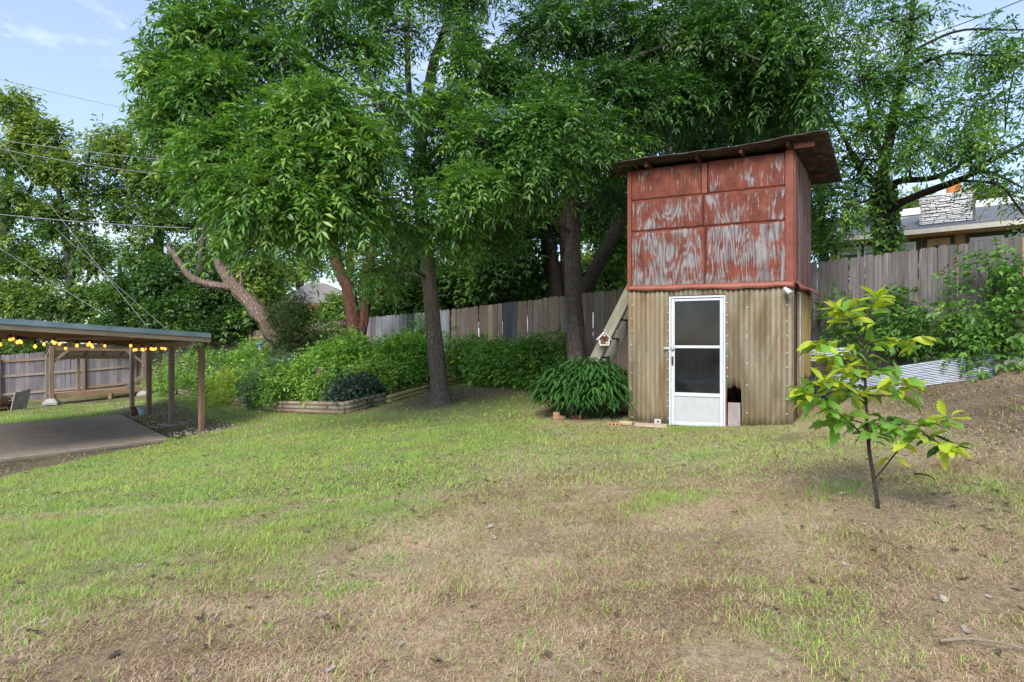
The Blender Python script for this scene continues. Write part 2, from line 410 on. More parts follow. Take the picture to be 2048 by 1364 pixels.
parts = [blades(140000, 1.6, 3.4, .046, .0034, True, seed=1), blades(220000, 3.3, 5.2, .05, .0048, False, seed=6), blades(310000, 5.0, 10.5, .056, .007, False, seed=2), blades(210000, 10.2, 21, .06, .014, False, seed=3),
         blades(290000, 1.6, 5.5, .07, .0030, False, seed=4, flat=1), blades(120000, 5.0, 11, .085, .006, False, seed=5, flat=1)]
VV, FF, TT, off = [], [], [], 0
for V, F, t in parts: VV.append(V); FF.append(F+off); TT.append(t); off += len(V)
tag(obj('lawn_grass', np.concatenate(VV), np.concatenate(FF), M_GRASS, attrs={'tint': np.concatenate(TT)}),
    'patchy lawn of green grass and dry straw blades', 'grass', kind='stuff')
# ================================================================ STRUCTURES
M_PICKET = m_wood('weathered_picket', (.06, .053, .052), (.155, .142, .138), (.32, .295, .285), rnd=.35)
M_PICKET_DARK = m_wood('dark_grey_picket', (.055, .055, .065), (.095, .095, .105), (.16, .155, .16), rnd=.3)
M_PICKET_TAN = m_wood('fresh_tan_picket', (.28, .18, .10), (.40, .27, .16), (.5, .36, .23), rnd=.15)
M_PICKET_BROWN = m_wood('brown_grey_picket', (.15, .11, .085), (.255, .20, .16), (.36, .30, .245), rnd=.25)
M_PICKET_SILVER = m_wood('silvery_picket', (.18, .185, .20), (.34, .345, .36), (.5, .5, .5), rnd=.35)
M_PICKET_LEFT = m_wood('violet_grey_picket', (.13, .115, .125), (.235, .21, .22), (.36, .325, .32), rnd=.35)
M_RAIL = m_wood('fence_rail', (.21, .145, .10), (.34, .245, .175), (.45, .34, .25), axis='x', rnd=.2)
M_TIMBER = m_wood('carport_timber', (.18, .12, .085), (.29, .20, .145), (.38, .275, .205), rnd=.2)
M_TIMBERX = m_wood('carport_beam_timber', (.21, .145, .095), (.34, .24, .165), (.43, .31, .22), axis='x', rnd=.15)
M_OLDWOOD = m_wood('mossy_grey_plank', (.11, .10, .075), (.23, .215, .165), (.36, .34, .28), axis='z', rnd=.2)

def picket_mesh(name, mat):
    w2, t, c = .0685, .009, .03
    prof = [(-w2, 0), (w2, 0), (w2, 1-c*.55), (w2-c, 1), (-w2+c, 1), (-w2, 1-c*.55)]
    V = [(x, -t, z) for x, z in prof]+[(x, t, z) for x, z in prof]
    n = len(prof)
    F = [tuple(range(n)), tuple(range(2*n-1, n-1, -1))]+[(i, i+n, (i+1) % n+n, (i+1) % n) for i in range(n)]
    return mesh(name, V, F, mat)
def fence(label, path, mat, special=(), rails_front=False, group='weathered picket fences round the yard', rail_h=(.28, .95, 1.5), skip=()):
    pts = np.array([P(x, t, Y) for x, Y, t in path])
    seg = np.linalg.norm(np.diff(pts[:, :2], axis=0), axis=1); s = np.r_[0, np.cumsum(seg)]
    mid = pts[len(pts)//2]
    root = empty('picket_fence', label, 'fence', (mid[0], mid[1], float(H(mid[0], mid[1]))), group)
    base = picket_mesh('picket', mat); dat = {}
    off = np.array(root.location); step = .1405; n = int(s[-1]/step)
    line = lambda q: np.array([np.interp(q, s, pts[:, j]) for j in range(3)])
    for i in range(n):
        q = (i+.5)*step; c = line(q); d = line(min(q+.05, s[-1]))-line(max(q-.05, 0)); az = math.atan2(d[1], d[0])
        zb = float(H(c[0], c[1]))+random.uniform(-.03, .01); top = c[2]+random.uniform(-.015, .015)
        px = 1024+c[0]/c[1]*FPX
        me = base
        for lo, hi, m in special:
            if lo <= px <= hi:
                if m.name not in dat: dat[m.name] = picket_mesh('picket', m)
                me = dat[m.name]
        o = bpy.data.objects.new('picket', me); link(o, root)
        nrm = np.array([d[1], -d[0]])/np.linalg.norm(d[:2])
        jit = random.uniform(-.004, .004)
        o.location = (c[0]+nrm[0]*jit-off[0], c[1]+nrm[1]*jit-off[1], zb-off[2])
        o.rotation_euler = (random.uniform(-.006, .006), random.uniform(-.008, .008), az+random.uniform(-.02, .02)); o.scale = (random.uniform(.975, 1.015) if random.random() < .93 else .955, 1, top-zb)
    sgn = -1 if rails_front else 1
    for a in range(len(pts)-1):
        A, B = pts[a].copy(), pts[a+1].copy(); d = B-A; nr = np.array([d[1], -d[0], 0])/np.linalg.norm(d[:2])
        if nr[1] > 0: nr = -nr                     # towards the yard
        L = np.linalg.norm(d[:2]); k = max(1, int(round(L/2.4)))
        for j in range(k):
            a0, b0 = A+d*j/k, A+d*(j+1)/k
            h0, h1 = [float(H(q[0], q[1])) for q in (a0, b0)]
            for rh in rail_h:
                f = rh/1.75
                p0 = np.array([a0[0], a0[1], h0+(a0[2]-h0)*f])-sgn*nr*.034; p1 = np.array([b0[0], b0[1], h1+(b0[2]-h1)*f])-sgn*nr*.034
                dd = (p1-p0)/np.linalg.norm(p1-p0)
                MBr = MB().bar((0, 0, 0), (np.linalg.norm(p1-p0)-.006, 0, 0), .036, .085)
                o = obj('rail', np.concatenate(MBr.V), MBr.F, M_RAIL); o.parent = root
                o.location = p0-off; o.rotation_euler = (0, -math.asin(dd[2]), math.atan2(dd[1], dd[0]))
            m = MB().box((0, 0, (a0[2]-h0)*.5-.08), (.088, .088, a0[2]-h0-.1))
            o = obj('post', np.concatenate(m.V), m.F, M_TIMBER); o.parent = root
            o.location = np.array([a0[0], a0[1], h0])-sgn*nr*.1-off; o.rotation_euler = (0, 0, math.atan2(d[1], d[0]))
    return root
fence('tall weathered grey brown picket fence running behind the rusty shed',
      [(2170, 9.0, 455), (1990, 9.8, 478), (1640, 11.9, 523), (1250, 13.5, 577), (900, 16, 619)], M_PICKET,
      special=[(900, 1252, M_PICKET_BROWN), (978, 987, M_PICKET_TAN), (1003, 1032, M_PICKET_DARK), (1204, 1213, M_PICKET_DARK), (2036, 2060, M_PICKET_TAN)])
fence('short silvery picket fence run behind the forked cedar trunk', [(899, 16.02, 619), (690, 18.5, 640)], M_PICKET_SILVER, special=[(735, 752, M_PICKET_LEFT), (815, 830, M_PICKET_DARK)])
fence('violet grey picket fence with exposed tan rails beyond the carport', [(688, 18.55, 640), (505, 24, 662), (320, 25.5, 688), (0, 23, 710), (-160, 22, 722)], M_PICKET_LEFT,
      special=[(440, 690, M_PICKET_BROWN)], rails_front=True)

# ---------------------------------------------------------------- shed
FL, FRr, BR = np.array([1.94, 10.4]), np.array([4.19, 9.3]), np.array([5.197, 10.9]); BL = FL+BR-FRr
W_ = np.linalg.norm(FRr-FL); e2 = (FRr-FL)/W_; D_ = np.linalg.norm(BR-FRr); s2 = (BR-FRr)/D_
nf = np.array([e2[1], -e2[0]]);  nf = nf if nf[1] < 0 else -nf        # outward normal of the front
ns = np.array([s2[1], -s2[0]]);  ns = ns if ns[0] > 0 else -ns        # outward normal of the side
shed = empty('corrugated_shed', 'narrow two storey shed with flaking red plywood above rusty tan corrugated sheets', 'shed', (*((FL+BR)/2), 0.0))
def wp(x, y):
    "front wall: photograph position -> (a, z)"
    kx = (x-1024)/FPX; Y = (FL[0]*e2[1]-FL[1]*e2[0])/(kx*e2[1]-e2[0])
    return (np.array([kx*Y, Y])-FL)@e2, CAMZ+(682-y)/FPX*Y
def sp(x, y):
    kx = (x-1024)/FPX; Y = (FRr[0]*s2[1]-FRr[1]*s2[0])/(kx*s2[1]-s2[0])
    return (np.array([kx*Y, Y])-FRr)@s2, CAMZ+(682-y)/FPX*Y
def fw(a, z, o=0.0): q = FL+e2*a+nf*o; return np.array([q[0], q[1], z])
def sw(b, z, o=0.0): q = FRr+s2*b+ns*o; return np.array([q[0], q[1], z])
AXF = [(e2[0], e2[1], 0), (-nf[0], -nf[1], 0), (0, 0, 1)]; AXS = [(s2[0], s2[1], 0), (ns[0], ns[1], 0), (0, 0, 1)]

k = NT('aged_corrugated_fibreglass'); v = k.geo((1, 1, 1))
streak = k.noise(k.geo((9, 9, .55)), 1, 6, .65); fine = k.noise(k.geo((60, 60, 30)), 1, 4, .7); big = k.noise(k.geo((1.6, 1.6, 1.1)), 1, 5, .6)
grit = k.n('TexVoronoi', None, Vector=v, Scale=85.0)
c = k.ramp(streak, [(.3, (.17, .115, .06)), (.45, (.30, .22, .125)), (.6, (.39, .305, .2)), (.75, (.46, .41, .32))])
c = k.mix(k.ramp(big, [(.38, 0), (.58, .75)]), c, k.ramp(fine, [(.3, (.20, .185, .13)), (.7, (.40, .385, .31))]))
stain = k.noise(k.geo((4.5, 4.5, .9)), 1, 4, .55)
c = k.mix(k.ramp(stain, [(.46, 0), (.6, .75)]), c, (.135, .10, .05))
sep = k.n('SeparateXYZ'); k.t.links.new(v.outputs[0], sep.inputs[0])
low = k.math('MULTIPLY', k.ramp(sep.outputs[2], [(0, 1.0), (.9, 0)]).outputs[0], k.ramp(k.noise(k.geo((3, 3, .7)), 1, 5), [(.42, 0), (.6, .85)]).outputs[0])
c = k.mix(low, c, (.135, .115, .05))
c = k.mix(k.ramp(grit.outputs['Color'], [(.4, .35), (.75, 0)]), c, (.16, .13, .08))
va = k.n('Attribute', {'attribute_name': 'valley'}); c = k.mix(k.math('MULTIPLY', k.ramp(va.outputs['Fac'], [(.05, .62), (.55, 0)]).outputs[0], k.ramp(k.noise(k.geo((2, 2, .6)), 1.4, 4), [(.3, .4), (.7, 1)]).outputs[0]), c, (.10, .066, .03))  # darker valleys: dirt, plus the weak ridge shading put into the colour
c = k.mix(1, c, (.86, .85, .84), 'MULTIPLY'); k.bsdf(c, .72, .3, normal=k.bump(fine, .45, .004)); M_FIB = k.m
k = NT('yellowed_fibreglass'); st = k.noise(k.geo((16, 16, .8)), 1, 5, .6)
k.bsdf(k.ramp(st, [(.3, (.22, .14, .045)), (.55, (.38, .27, .10)), (.75, (.47, .36, .18))]), .6, .3); M_FIBY = k.m
k = NT('flaked_red_paint_on_plywood')
wv = k.n('Attribute', {'attribute_name': 'wv'}); ed = k.n('Attribute', {'attribute_name': 'edge'})
def wm(sc):
    m_ = k.n('Mapping'); k.t.links.new(wv.outputs['Vector'], m_.inputs[0]); m_.inputs['Scale'].default_value = sc; return m_
warp = k.noise(wm((2.6, 1.2, 1)), 1, 3, .5)
gn = k.noise(wm((2.1, .42, 1)), 1, 2.5, .45, .6); gf = k.math('FRACT', k.math('MULTIPLY', gn, 19.0)); wave_f = k.math('ABSOLUTE', k.math('SUBTRACT', k.math('MULTIPLY', gf, 2.0), 1.0))
fib = k.noise(wm((70, 5, 1)), 1, 5, .7); blot = k.noise(wm((3.4, 3.0, 1)), 1, 6, .62)
sx = k.n('SeparateXYZ'); k.t.links.new(wv.outputs['Vector'], sx.inputs[0])
strk = k.noise(wm((17, 1.5, 1)), 1, 4, .6, 1.6)
m1 = k.math('ADD', k.math('MULTIPLY', blot, 1.15), k.math('MULTIPLY', wave_f, .09))
m1 = k.math('ADD', m1, k.math('MULTIPLY', k.math('SUBTRACT', strk, .5), .95))
m1 = k.math('ADD', m1, k.math('MULTIPLY', fib, .42)); m1 = k.math('ADD', m1, sx.outputs[2])
m1 = k.math('ADD', m1, k.math('MULTIPLY', k.math('SUBTRACT', 1.0, k.math('MULTIPLY', ed.outputs['Fac'], 26.0, True)), -.34))
peel = k.ramp(k.math('SUBTRACT', m1, .35), [(.49, 0), (.64, .92)])
wood = k.ramp(k.mix(.3, fib, wave_f), [(.25, (.085, .065, .06)), (.5, (.17, .155, .155)), (.75, (.31, .30, .31))])
paint = k.ramp(k.noise(wm((6, 4, 1)), 1, 5, .6), [(.3, (.09, .027, .02)), (.55, (.16, .047, .03)), (.75, (.225, .07, .044))])
hgt = k.mix(peel, (1, 1, 1), (0, 0, 0))
k.bsdf(k.mix(peel, paint, wood), .8, .2, normal=k.bump(k.mix(.4, hgt, fib), .5, .005)); M_PLY = k.m
k = NT('flaked_red_paint_on_boards'); f1 = k.noise(k.geo((34, 34, 1.6)), 1, 6, .7); f2 = k.noise(k.geo((5, 5, 1.2)), 1, 4)
k.bsdf(k.mix(k.ramp(k.mix(.5, f1, f2), [(.44, 0), (.58, .9)]), (.17, .056, .038), k.ramp(f1, [(.35, (.10, .085, .075)), (.7, (.33, .30, .28))])), .85, .2, normal=k.bump(f1, .5, .006)); M_SIDE = k.m
M_REDTRIM = m_plain('orange_red_trim_paint', (.185, .052, .031), .6, .3, var=.25, sc=7)
M_REDMETAL = m_plain('salmon_painted_flashing', (.25, .078, .05), .5, .35, var=.18, sc=4)
k = NT('rusty_tar_roof'); n1 = k.noise(k.geo((7, 7, 7)), 1, 6, .65)
k.bsdf(k.ramp(n1, [(.3, (.035, .027, .026)), (.55, (.085, .065, .06)), (.75, (.20, .18, .175))]), .85, .25, normal=k.bump(n1, .6, .02)); M_ROOF = k.m
M_UNDER = m_plain('dark_red_rafter_wood', (.105, .04, .028), .85, .1, var=.4, sc=9)
M_ALU = m_plain('white_aluminium_frame', (.50, .52, .55), .4, .5, var=.07, sc=5, bump=.03)
M_KICK = m_plain('pale_grey_door_panel', (.40, .405, .41), .5, .4, var=.08, sc=10, bump=.04)
M_STEEL = m_plain('dull_galvanised_steel', (.42, .43, .44), .45, .5, .7, var=.25, sc=12)
M_DARK = m_plain('dark_shed_timber', (.05, .034, .024), .9, .1, var=.4)
k = NT('dusty_window_glass'); tr = k.n('BsdfTransparent', None, Color=(.6, .61, .63, 1)); gl = k.n('BsdfGlossy', None, Color=(.9, .92, .95, 1), Roughness=.06)
df = k.n('BsdfDiffuse', None, Color=(.22, .23, .24, 1)); lw = k.n('LayerWeight', None, Blend=.28)
ms = k.n('MixShader', None, Fac=k.math('ADD', k.math('MULTIPLY', lw.outputs['Fresnel'], .35), .012)); k.t.links.new(tr.outputs[0], ms.inputs[1]); k.t.links.new(gl.outputs[0], ms.inputs[2])
ms2 = k.n('MixShader', None, Fac=k.ramp(k.noise(k.geo(), 3, 5), [(.3, .015), (.7, .07)])); k.t.links.new(ms.outputs[0], ms2.inputs[1]); k.t.links.new(df.outputs[0], ms2.inputs[2])
k.t.links.new(ms2.outputs[0], k.out.inputs[0]); M_GLASS = k.m

def corr(name, mat, fn, a0, a1, zb, zt, parent, pitch=.076, amp=.012, rows=10, off=0.0, thick=.003):
    "upright corrugated sheet along wall function fn(a, z, out)"
    n = max(4, int((a1-a0)/pitch*8)); aa = np.linspace(a0, a1, n+1); V = []; A_ = []
    for i, a in enumerate(aa):
        b, t = (zb(a) if callable(zb) else zb), (zt(a) if callable(zt) else zt)
        for r_ in range(rows+1):
            V.append(fn(a, b+(t-b)*r_/rows, off+amp*math.sin(2*math.pi*a/pitch)+.003*math.sin(a*3+r_))); A_.append(.5+.5*math.sin(2*math.pi*a/pitch))
    i = (np.arange(n)[:, None]*(rows+1)+np.arange(rows)[None]).ravel()
    o = obj(name, V, np.stack([i, i+rows+1, i+rows+2, i+1], -1), mat, parent, smooth=True, attrs={'valley': np.array(A_)})
    s = o.modifiers.new('gauge', 'SOLIDIFY'); s.thickness = thick; s.offset = 0
    return o
zL, zR = -.06, .01
zbot = lambda a: zL+(zR-zL)*a/W_-.04+.008*math.sin(a*9)
ztopf = lambda a: 2.22+(2.16-2.22)*a/W_
dl, dr = wp(1339, 700)[0], wp(1451, 700)[0]; dt = wp(1395, 592)[1]; db = wp(1395, 851)[1]
corr('wall_sheet', M_FIB, fw, 0, dl-.004, zbot, ztopf, shed)
corr('wall_sheet', M_FIB, fw, dl+.0, dr, dt+.01, ztopf, shed, off=.004)
h0, h1 = wp(1453, 780)[0], wp(1484, 780)[0]; hz = wp(1470, 778)[1]
jag = lambda a: hz-.02+.06*math.sin((a-h0)/(h1-h0)*math.pi)+.014*math.sin(a*61)+.008*math.sin(a*190) if h0 < a < h1 else zbot(a)
corr('wall_sheet', M_FIB, fw, dr+.004, W_, jag, ztopf, shed)
corr('wall_sheet', M_FIBY, sw, .38, D_, lambda b: .02+.12*b, 2.16, shed)
tag(shed.children[-1], 'yellowed corrugated side sheet')
corr('wall_sheet', M_FIB, lambda a, z, o: np.array([*(BL+e2*a-nf*o), z]), 0, W_, .0, 2.18, shed, rows=3)
corr('wall_sheet', M_FIB, lambda a, z, o: np.array([*(FL+s2*a-ns*o), z]), 0, D_, -.05, 2.18, shed, rows=3)
m = MB(); V = [sw(0, -.0), sw(.38, .03), sw(.38, 2.16), sw(0, 2.16)]
MB().box(sw(.19, 1.08, -.02), (.37, .02, 2.2), AXS).build('side_board', m_plain('grey_brown_side_board', (.14, .10, .075), .85, .15, var=.35), shed)
tp = [sw(.2, 2.03, .03), sw(.24, 2.03, .05), sw(.25, 2.0, .055), sw(.25, 1.0, .055), sw(.25, .25, .055)]
MB().tube(tp, .016, 8).build('conduit_pipe', M_STEEL, shed, smooth=True)
# floor between storeys and dirt floor inside
MB().add([np.array([*FL, 2.17]), np.array([*FRr, 2.12]), np.array([*BR, 2.12]), np.array([*BL, 2.17])], [(0, 1, 2, 3)]).build('loft_floor', M_DARK, shed)
# upper storey plywood panels
zU = 4.12
def panel(x0, x1, yt, yb, bias, seed, off=.012):
    a0 = wp(x0, 450)[0] if x0 > 1258 else 0.0; a1 = wp(x1, 450)[0] if x1 < 1585 else W_
    zl = lambda y: y
    zb0, zt0 = yb, yt; n, mm = 26, 14; V, A, E = [], [], []
    for i in range(n+1):
        for j in range(mm+1):
            a = a0+(a1-a0)*i/n; z = zb0+(zt0-zb0)*j/mm
            V.append(fw(a, z, off+.004*math.sin(3*a+seed)*math.sin(z*4+seed)))
            A.append((a+seed*3.7, z+seed*1.9, bias)); E.append(min(a-a0, a1-a, z-zb0, zt0-z, .12))
    i = (np.arange(n)[:, None]*(mm+1)+np.arange(mm)[None]).ravel()
    o = obj('plywood_panel', V, np.stack([i, i+mm+1, i+mm+2, i+1], -1), M_PLY, shed, attrs={'wv': np.array(A), 'edge': np.array(E)})
    s = o.modifiers.new('ply', 'SOLIDIFY'); s.thickness = .012; s.offset = -1 
    return o
zr1 = (wp(1300, 461)[1]+wp(1560, 442)[1])/2; zr2 = (wp(1300, 397)[1]+wp(1560, 375)[1])/2
zu0 = 2.16
panel(1262, 1410, zr1-.003, zu0, .13, 1, .012); panel(1411, 1572, zr1-.003, zu0, .12, 2, .013)
panel(1262, 1406, zr2-.003, zr1+.003, .07, 3, .012); panel(1407, 1572, zr2-.003, zr1+.003, .0, 4, .014)
panel(1262, 1403, zU, zr2+.003, -.12, 5, .012); panel(1416, 1572, zU, zr2+.003, -.04, 6, .012)
# backing so no light leaks, side boards, trims
def fbox(name, a0, a1, z0, z1, th, off, mat, parent=shed): return bevel(MB().box((fw((a0+a1)/2, (z0+z1)/2, off)), (a1-a0, th, z1-z0), AXF).build(name, mat, parent), .003)
fbox('batten', wp(1404, 380)[0], wp(1415, 380)[0], zr2+.004, zU-.02, .02, .02, M_REDTRIM)
fbox('corner_board', -.012, wp(1262, 450)[0]+.012, zu0, zU-.02, .03, .02, M_REDTRIM)
fbox('corner_board', wp(1571, 450)[0], W_-.0, zu0, zU+.02, .026, .02, M_REDTRIM)
MB().box(sw(.045, (zu0+zU)/2, .014), (.085, .024, zU-zu0), AXS).build('corner_board', M_REDTRIM, shed)
nb = 5
for i in range(nb):
    b0, b1 = .092+(D_-.092)*i/nb, .092+(D_-.092)*(i+1)/nb
    MB().box(sw((b0+b1)/2, (2.1+zU)/2, .006+.006*(i % 2)), (b1-b0-.006, .02, zU-2.1), AXS).build('side_plank', M_SIDE, shed)
MB().box(np.array([*((BL+BR)/2), (2.15+zU)/2]), (W_, .02, zU-2.15), AXF).build('back_boards', M_SIDE, shed)
MB().box(np.array([*((BL+FL)/2), (2.15+zU)/2]), (D_, .02, zU-2.15), AXS).build('far_side_boards', M_SIDE, shed)
# skirt flashing: slightly wavy lower edge
n = 40; V = []
for i in range(n+1):
    a = -.03+(W_+.04)*i/n; zt = 2.215-.02*i/n; zb_ = zt-.085+.008*math.sin(i*.9)+.006*math.sin(i*.37+1)-.03*(i > 20)*math.sin((i-20)/20*3.14)*.3
    V += [fw(a, zt, .03), fw(a, zb_, .05)]
o = obj('skirt_flashing', V, np.array([(2*i, 2*i+1, 2*i+3, 2*i+2) for i in range(n)]), M_REDMETAL, shed, smooth=True)
s = o.modifiers.new('gauge', 'SOLIDIFY'); s.thickness = .003
V = []
for i in range(13):
    b = -.01+(D_+.06)*i/12; zt = 2.19+.01*math.sin(i); lift = .05+.07*(i/12)
    V += [sw(b, zt, .03), sw(b, zt-.05-.02*math.sin(i*1.1), .03+lift*.9), sw(b, zt-.10-.03*math.sin(i*.7+1), .05+lift)]
o = obj('bent_flashing', V, np.array([q for i in range(12) for q in ((3*i, 3*i+1, 3*i+4, 3*i+3), (3*i+1, 3*i+2, 3*i+5, 3*i+4))]), M_REDMETAL, shed, smooth=True)
s = o.modifiers.new('gauge', 'SOLIDIFY'); s.thickness = .003
# roof: corrugation runs from side to side
na, nbb = 30, 90; V = []
for i in range(na+1):
    a = -.34+(W_+.82)*i/na
    for j in range(nbb+1):
        b = -.30+(D_+.62)*j/nbb
        edge = .03*math.sin(i*1.7)+.02*math.sin(i*.6+2) if j == 0 else 0
        z = zU+.105+.03*(a/W_-.5)*2-.075*b/1.9*1.6+.013*math.sin(b/.09*2*math.pi)+.02*math.sin(a*2.3+1)*math.cos(b*1.7)-.03*(1 if i < 4 else 0)*(4-i)/4
        q = FL+e2*a+s2*(b+edge); V.append((q[0], q[1], z))
i = (np.arange(na)[:, None]*(nbb+1)+np.arange(nbb)[None]).ravel()
rf = obj('roof_sheet', V, np.stack([i, i+nbb+1, i+nbb+2, i+1], -1), M_ROOF, shed, smooth=True)
s = rf.modifiers.new('gauge', 'SOLIDIFY'); s.thickness = .012; s.offset = -1
for x in (1300, 1400, 1487, 1579):
    a = wp(x, 330)[0]; q0 = FL+e2*a-s2*.2; q1 = FL+e2*a+s2*(D_+.15)
    MB().bar((*q0, zU+.055+.03*(a/W_-.5)*2), (*q1, zU-.075), .045, .09).build('rafter', M_UNDER, shed)
for b in (-.12, 1.55):
    q0, q1 = FL+e2*(W_+.02)+s2*b, FL+e2*(W_+.30)+s2*b
    MB().bar((*q0, zU+.03-.05*b), (*q1, zU+.03-.05*b), .05, .07).build('purlin', M_UNDER, shed)
# door
def dbox(name, x0, x1, y0, y1, th, off, mat, parent):
    a0, a1 = wp(x0, 700)[0], wp(x1, 700)[0]; xm = (x0+x1)/2; z1, z0 = wp(xm, y0)[1], wp(xm, y1)[1]
    return MB().box(fw((a0+a1)/2, (z0+z1)/2, off), (a1-a0, th, z1-z0), AXF).build(name, mat, parent)
zt_, zb_ = wp(1395, 592)[1], wp(1395, 852)[1]
def dbz(name, x0, x1, z0, z1, th, off, mat, parent=None):
    a0, a1 = wp(x0, 700)[0], wp(x1, 700)[0]
    return bevel(MB().box(fw((a0+a1)/2, (z0+z1)/2, off), (a1-a0, th, z1-z0), AXF).build(name, mat, parent or shed), .004)
zz = lambda y: wp(1395, y)[1]
jm = dbz('door_jamb', 1339, 1343, zb_-.02, zt_, .06, .02, M_ALU); dbz('door_jamb', 1447.5, 1451.5, zb_-.02, zt_, .06, .02, M_ALU); dbz('door_jamb', 1343.1, 1447.4, zz(596), zt_, .06, .02, M_ALU)
door = dbz('door', 1343.6, 1350.5, zb_, zz(597), .035, .03, M_ALU)
dbz('door_stile', 1440.5, 1447, zb_, zz(597), .035, .03, M_ALU, door)
for y0, y1 in ((597.5, 602), (691, 696.5), (785.5, 793), (843, 852)): dbz('door_rail', 1350.6, 1440.4, zz(y1), zz(y0), .035, .0302, M_ALU, door)
dbz('kick_panel', 1350.6, 1440.4, zz(843), zz(793), .012, .026, M_KICK, door)
dbz('pane', 1350.6, 1440.4, zz(691), zz(602), .004, .028, M_GLASS, door); dbz('pane', 1350.6, 1440.4, zz(785.5), zz(696.5), .004, .028, M_GLASS, door)
dbz('handle', 1345, 1348, zz(731), zz(713), .03, .06, M_DARK, door)
dbz('hasp', 1328, 1349, zz(699), zz(694), .006, .054, M_STEEL, door)
h = wp(1347, 697); MB().lathe(fw(h[0], h[1]-.03, .065), [(.0, .0), (.018, .0), (.02, .03), (.01, .045), (0, .045)], 10).build('padlock', M_STEEL, door, smooth=True)
# inside
for x, y0, y1 in ((1362, 590, 840), (1410, 600, 840)):
    q = FL+e2*(wp(x, 700)[0])+s2*1.1; MB().bar((*q, -.05), (*q, 2.15), .07, .09, (e2[0], e2[1], 0)).build('stud', M_DARK, shed)
q = FL+e2*1.0+s2*1.0
t = empty('work_table', 'low work table under a dark blue sheet inside the shed behind the door', 'table', (*q, -.02))
MB().box((*q, .62), (1.3, .9, .05), AXF).build('table_top', m_plain('dark_blue_sheet', (.05, .07, .11), .8, .1), t)
for i_ in (-.5, .5):
    for j_ in (-.35, .35): MB().box((*(q+e2*i_+s2*j_), .29), (.06, .06, .61)).build('leg', M_DARK, t)
q = FL+e2*.92+s2*.8
tag(MB().lathe((*q, 1.72), [(.0, -.14), (.12, -.12), (.2, -.02), (.22, .05), (.2, .05), (.0, -.1)], 18).build('hanging_basin', m_plain('dull_enamel', (.11, .11, .115), .5, .4), None, True),
    'grey round basin hanging inside the shed behind the upper door pane', 'basin')
# screws
sm = MB().lathe((0, 0, 0), [(.0, .006), (.006, .005), (.009, .0)], 8); smesh = mesh('screw', np.concatenate(sm.V), sm.F, m_plain('white_screw_cap', (.75, .74, .72), .5))
def screw(a, z, o):
    s_ = bpy.data.objects.new('screw', smesh); link(s_, shed); s_.location = Vector(fw(a, z, o))-shed.location
    s_.rotation_euler = Vector((nf[0], nf[1], 0)).to_track_quat('Z', 'Y').to_euler()
for x, n_ in ((1264.5, 9), (1336.5, 13), (1455, 12), (1494, 5), (1574, 8)):
    for i_ in range(n_):
        a, z = wp(x+random.uniform(-.8, .8), 596+250*(i_+.5)/n_+random.uniform(-6, 6))
        if z > hz+.1 or not h0 < a < h1: screw(a, z, .013)
# patch board behind the hole, red strip, outlet box
p0, p1 = wp(1456.5, 830), wp(1481, 830)
bevel(MB().box(fw((p0[0]+p1[0])/2, (wp(1468, 805)[1]+wp(1468, 853)[1])/2, .02), (p1[0]-p0[0], .03, wp(1468, 805)[1]-wp(1468, 853)[1]), AXF).build('patch_board', m_wood('grey_patch_board', (.16, .13, .12), (.28, .25, .24), (.4, .37, .36)), shed), .004)
fbox('red_strip', wp(1451.6, 820)[0], wp(1454.5, 820)[0], wp(1452, 852)[1], wp(1452, 793)[1], .02, .03, M_REDTRIM)
ob = wp(1317, 842); bx = bevel(MB().box(fw(ob[0], ob[1], .05), (.105, .06, .075), AXF).build('outlet_box', m_plain('grey_outlet_plastic', (.45, .45, .44), .5), shed), .006)
MB().box(fw(ob[0]+.012, ob[1], .082), (.03, .006, .03), AXF).build('socket', M_DARK, bx)
lp = wp(1576, 584); lamp = empty('security_lamp', 'small grey security lamp under the red flashing at the shed corner', 'lamp', fw(lp[0], lp[1], .03))
MB().tube([fw(lp[0], lp[1]+.03, .02), fw(lp[0], lp[1]+.03, .09), fw(lp[0]-.01, lp[1]-.005, .13)], .014, 8).build('bracket', M_STEEL, lamp, True)
MB().tube([fw(lp[0]-.05, lp[1]+.045, .09), fw(lp[0]-.04, lp[1]+.04, .11), fw(lp[0]+.03, lp[1]-.02, .17), fw(lp[0]+.045, lp[1]-.03, .18)], [.02, .034, .04, .036], 12).build('lamp_body', m_plain('pale_lamp_plastic', (.5, .5, .5), .4), lamp, True)

# ---------------------------------------------------------------- ladder, birdhouse, bricks
lad = empty('plank_ladder', 'mossy grey plank ladder leaning on the shed above the leafy clump', 'ladder', P(1150, 800, 10.9))
def orient(o, p, d, up):
    "put a mesh built along local z at p, z along d, y along up"
    d = Vector(d).normalized(); x = Vector(up).cross(d).normalized(); y = d.cross(x)
    from mathutils import Matrix
    o.rotation_euler = Matrix((x, y, d)).transposed().to_euler(); o.location = Vector(p)-(o.parent.location if o.parent else Vector((0, 0, 0)))
R1a, R1b = P(1133, 828, 10.70), P(1272, 556, 10.74); R2a, R2b = P(1166, 816, 11.28), P(1294, 566, 11.22)
for A, B in ((R1a, R1b), (R2a, R2b)):
    m = MB().box((0, 0, np.linalg.norm(B-A)/2), (.04, .17, np.linalg.norm(B-A)))
    o = bevel(obj('rail', np.concatenate(m.V), m.F, M_OLDWOOD, lad), .006); o.data.transform(__import__('mathutils').Matrix.Translation(lad.location))
    d = B-A; sidev = np.cross(d, (0, 1, 0)); orient(o, A, d, np.cross(d, np.array([.35, 1, 0]))*1.0)
for f in np.arange(.12, .95, .145):
    a, b = R1a+(R1b-R1a)*f, R2a+(R2b-R2a)*f
    bevel(MB().bar(a, b, .045, .03).build('rung', M_OLDWOOD, lad), .004)
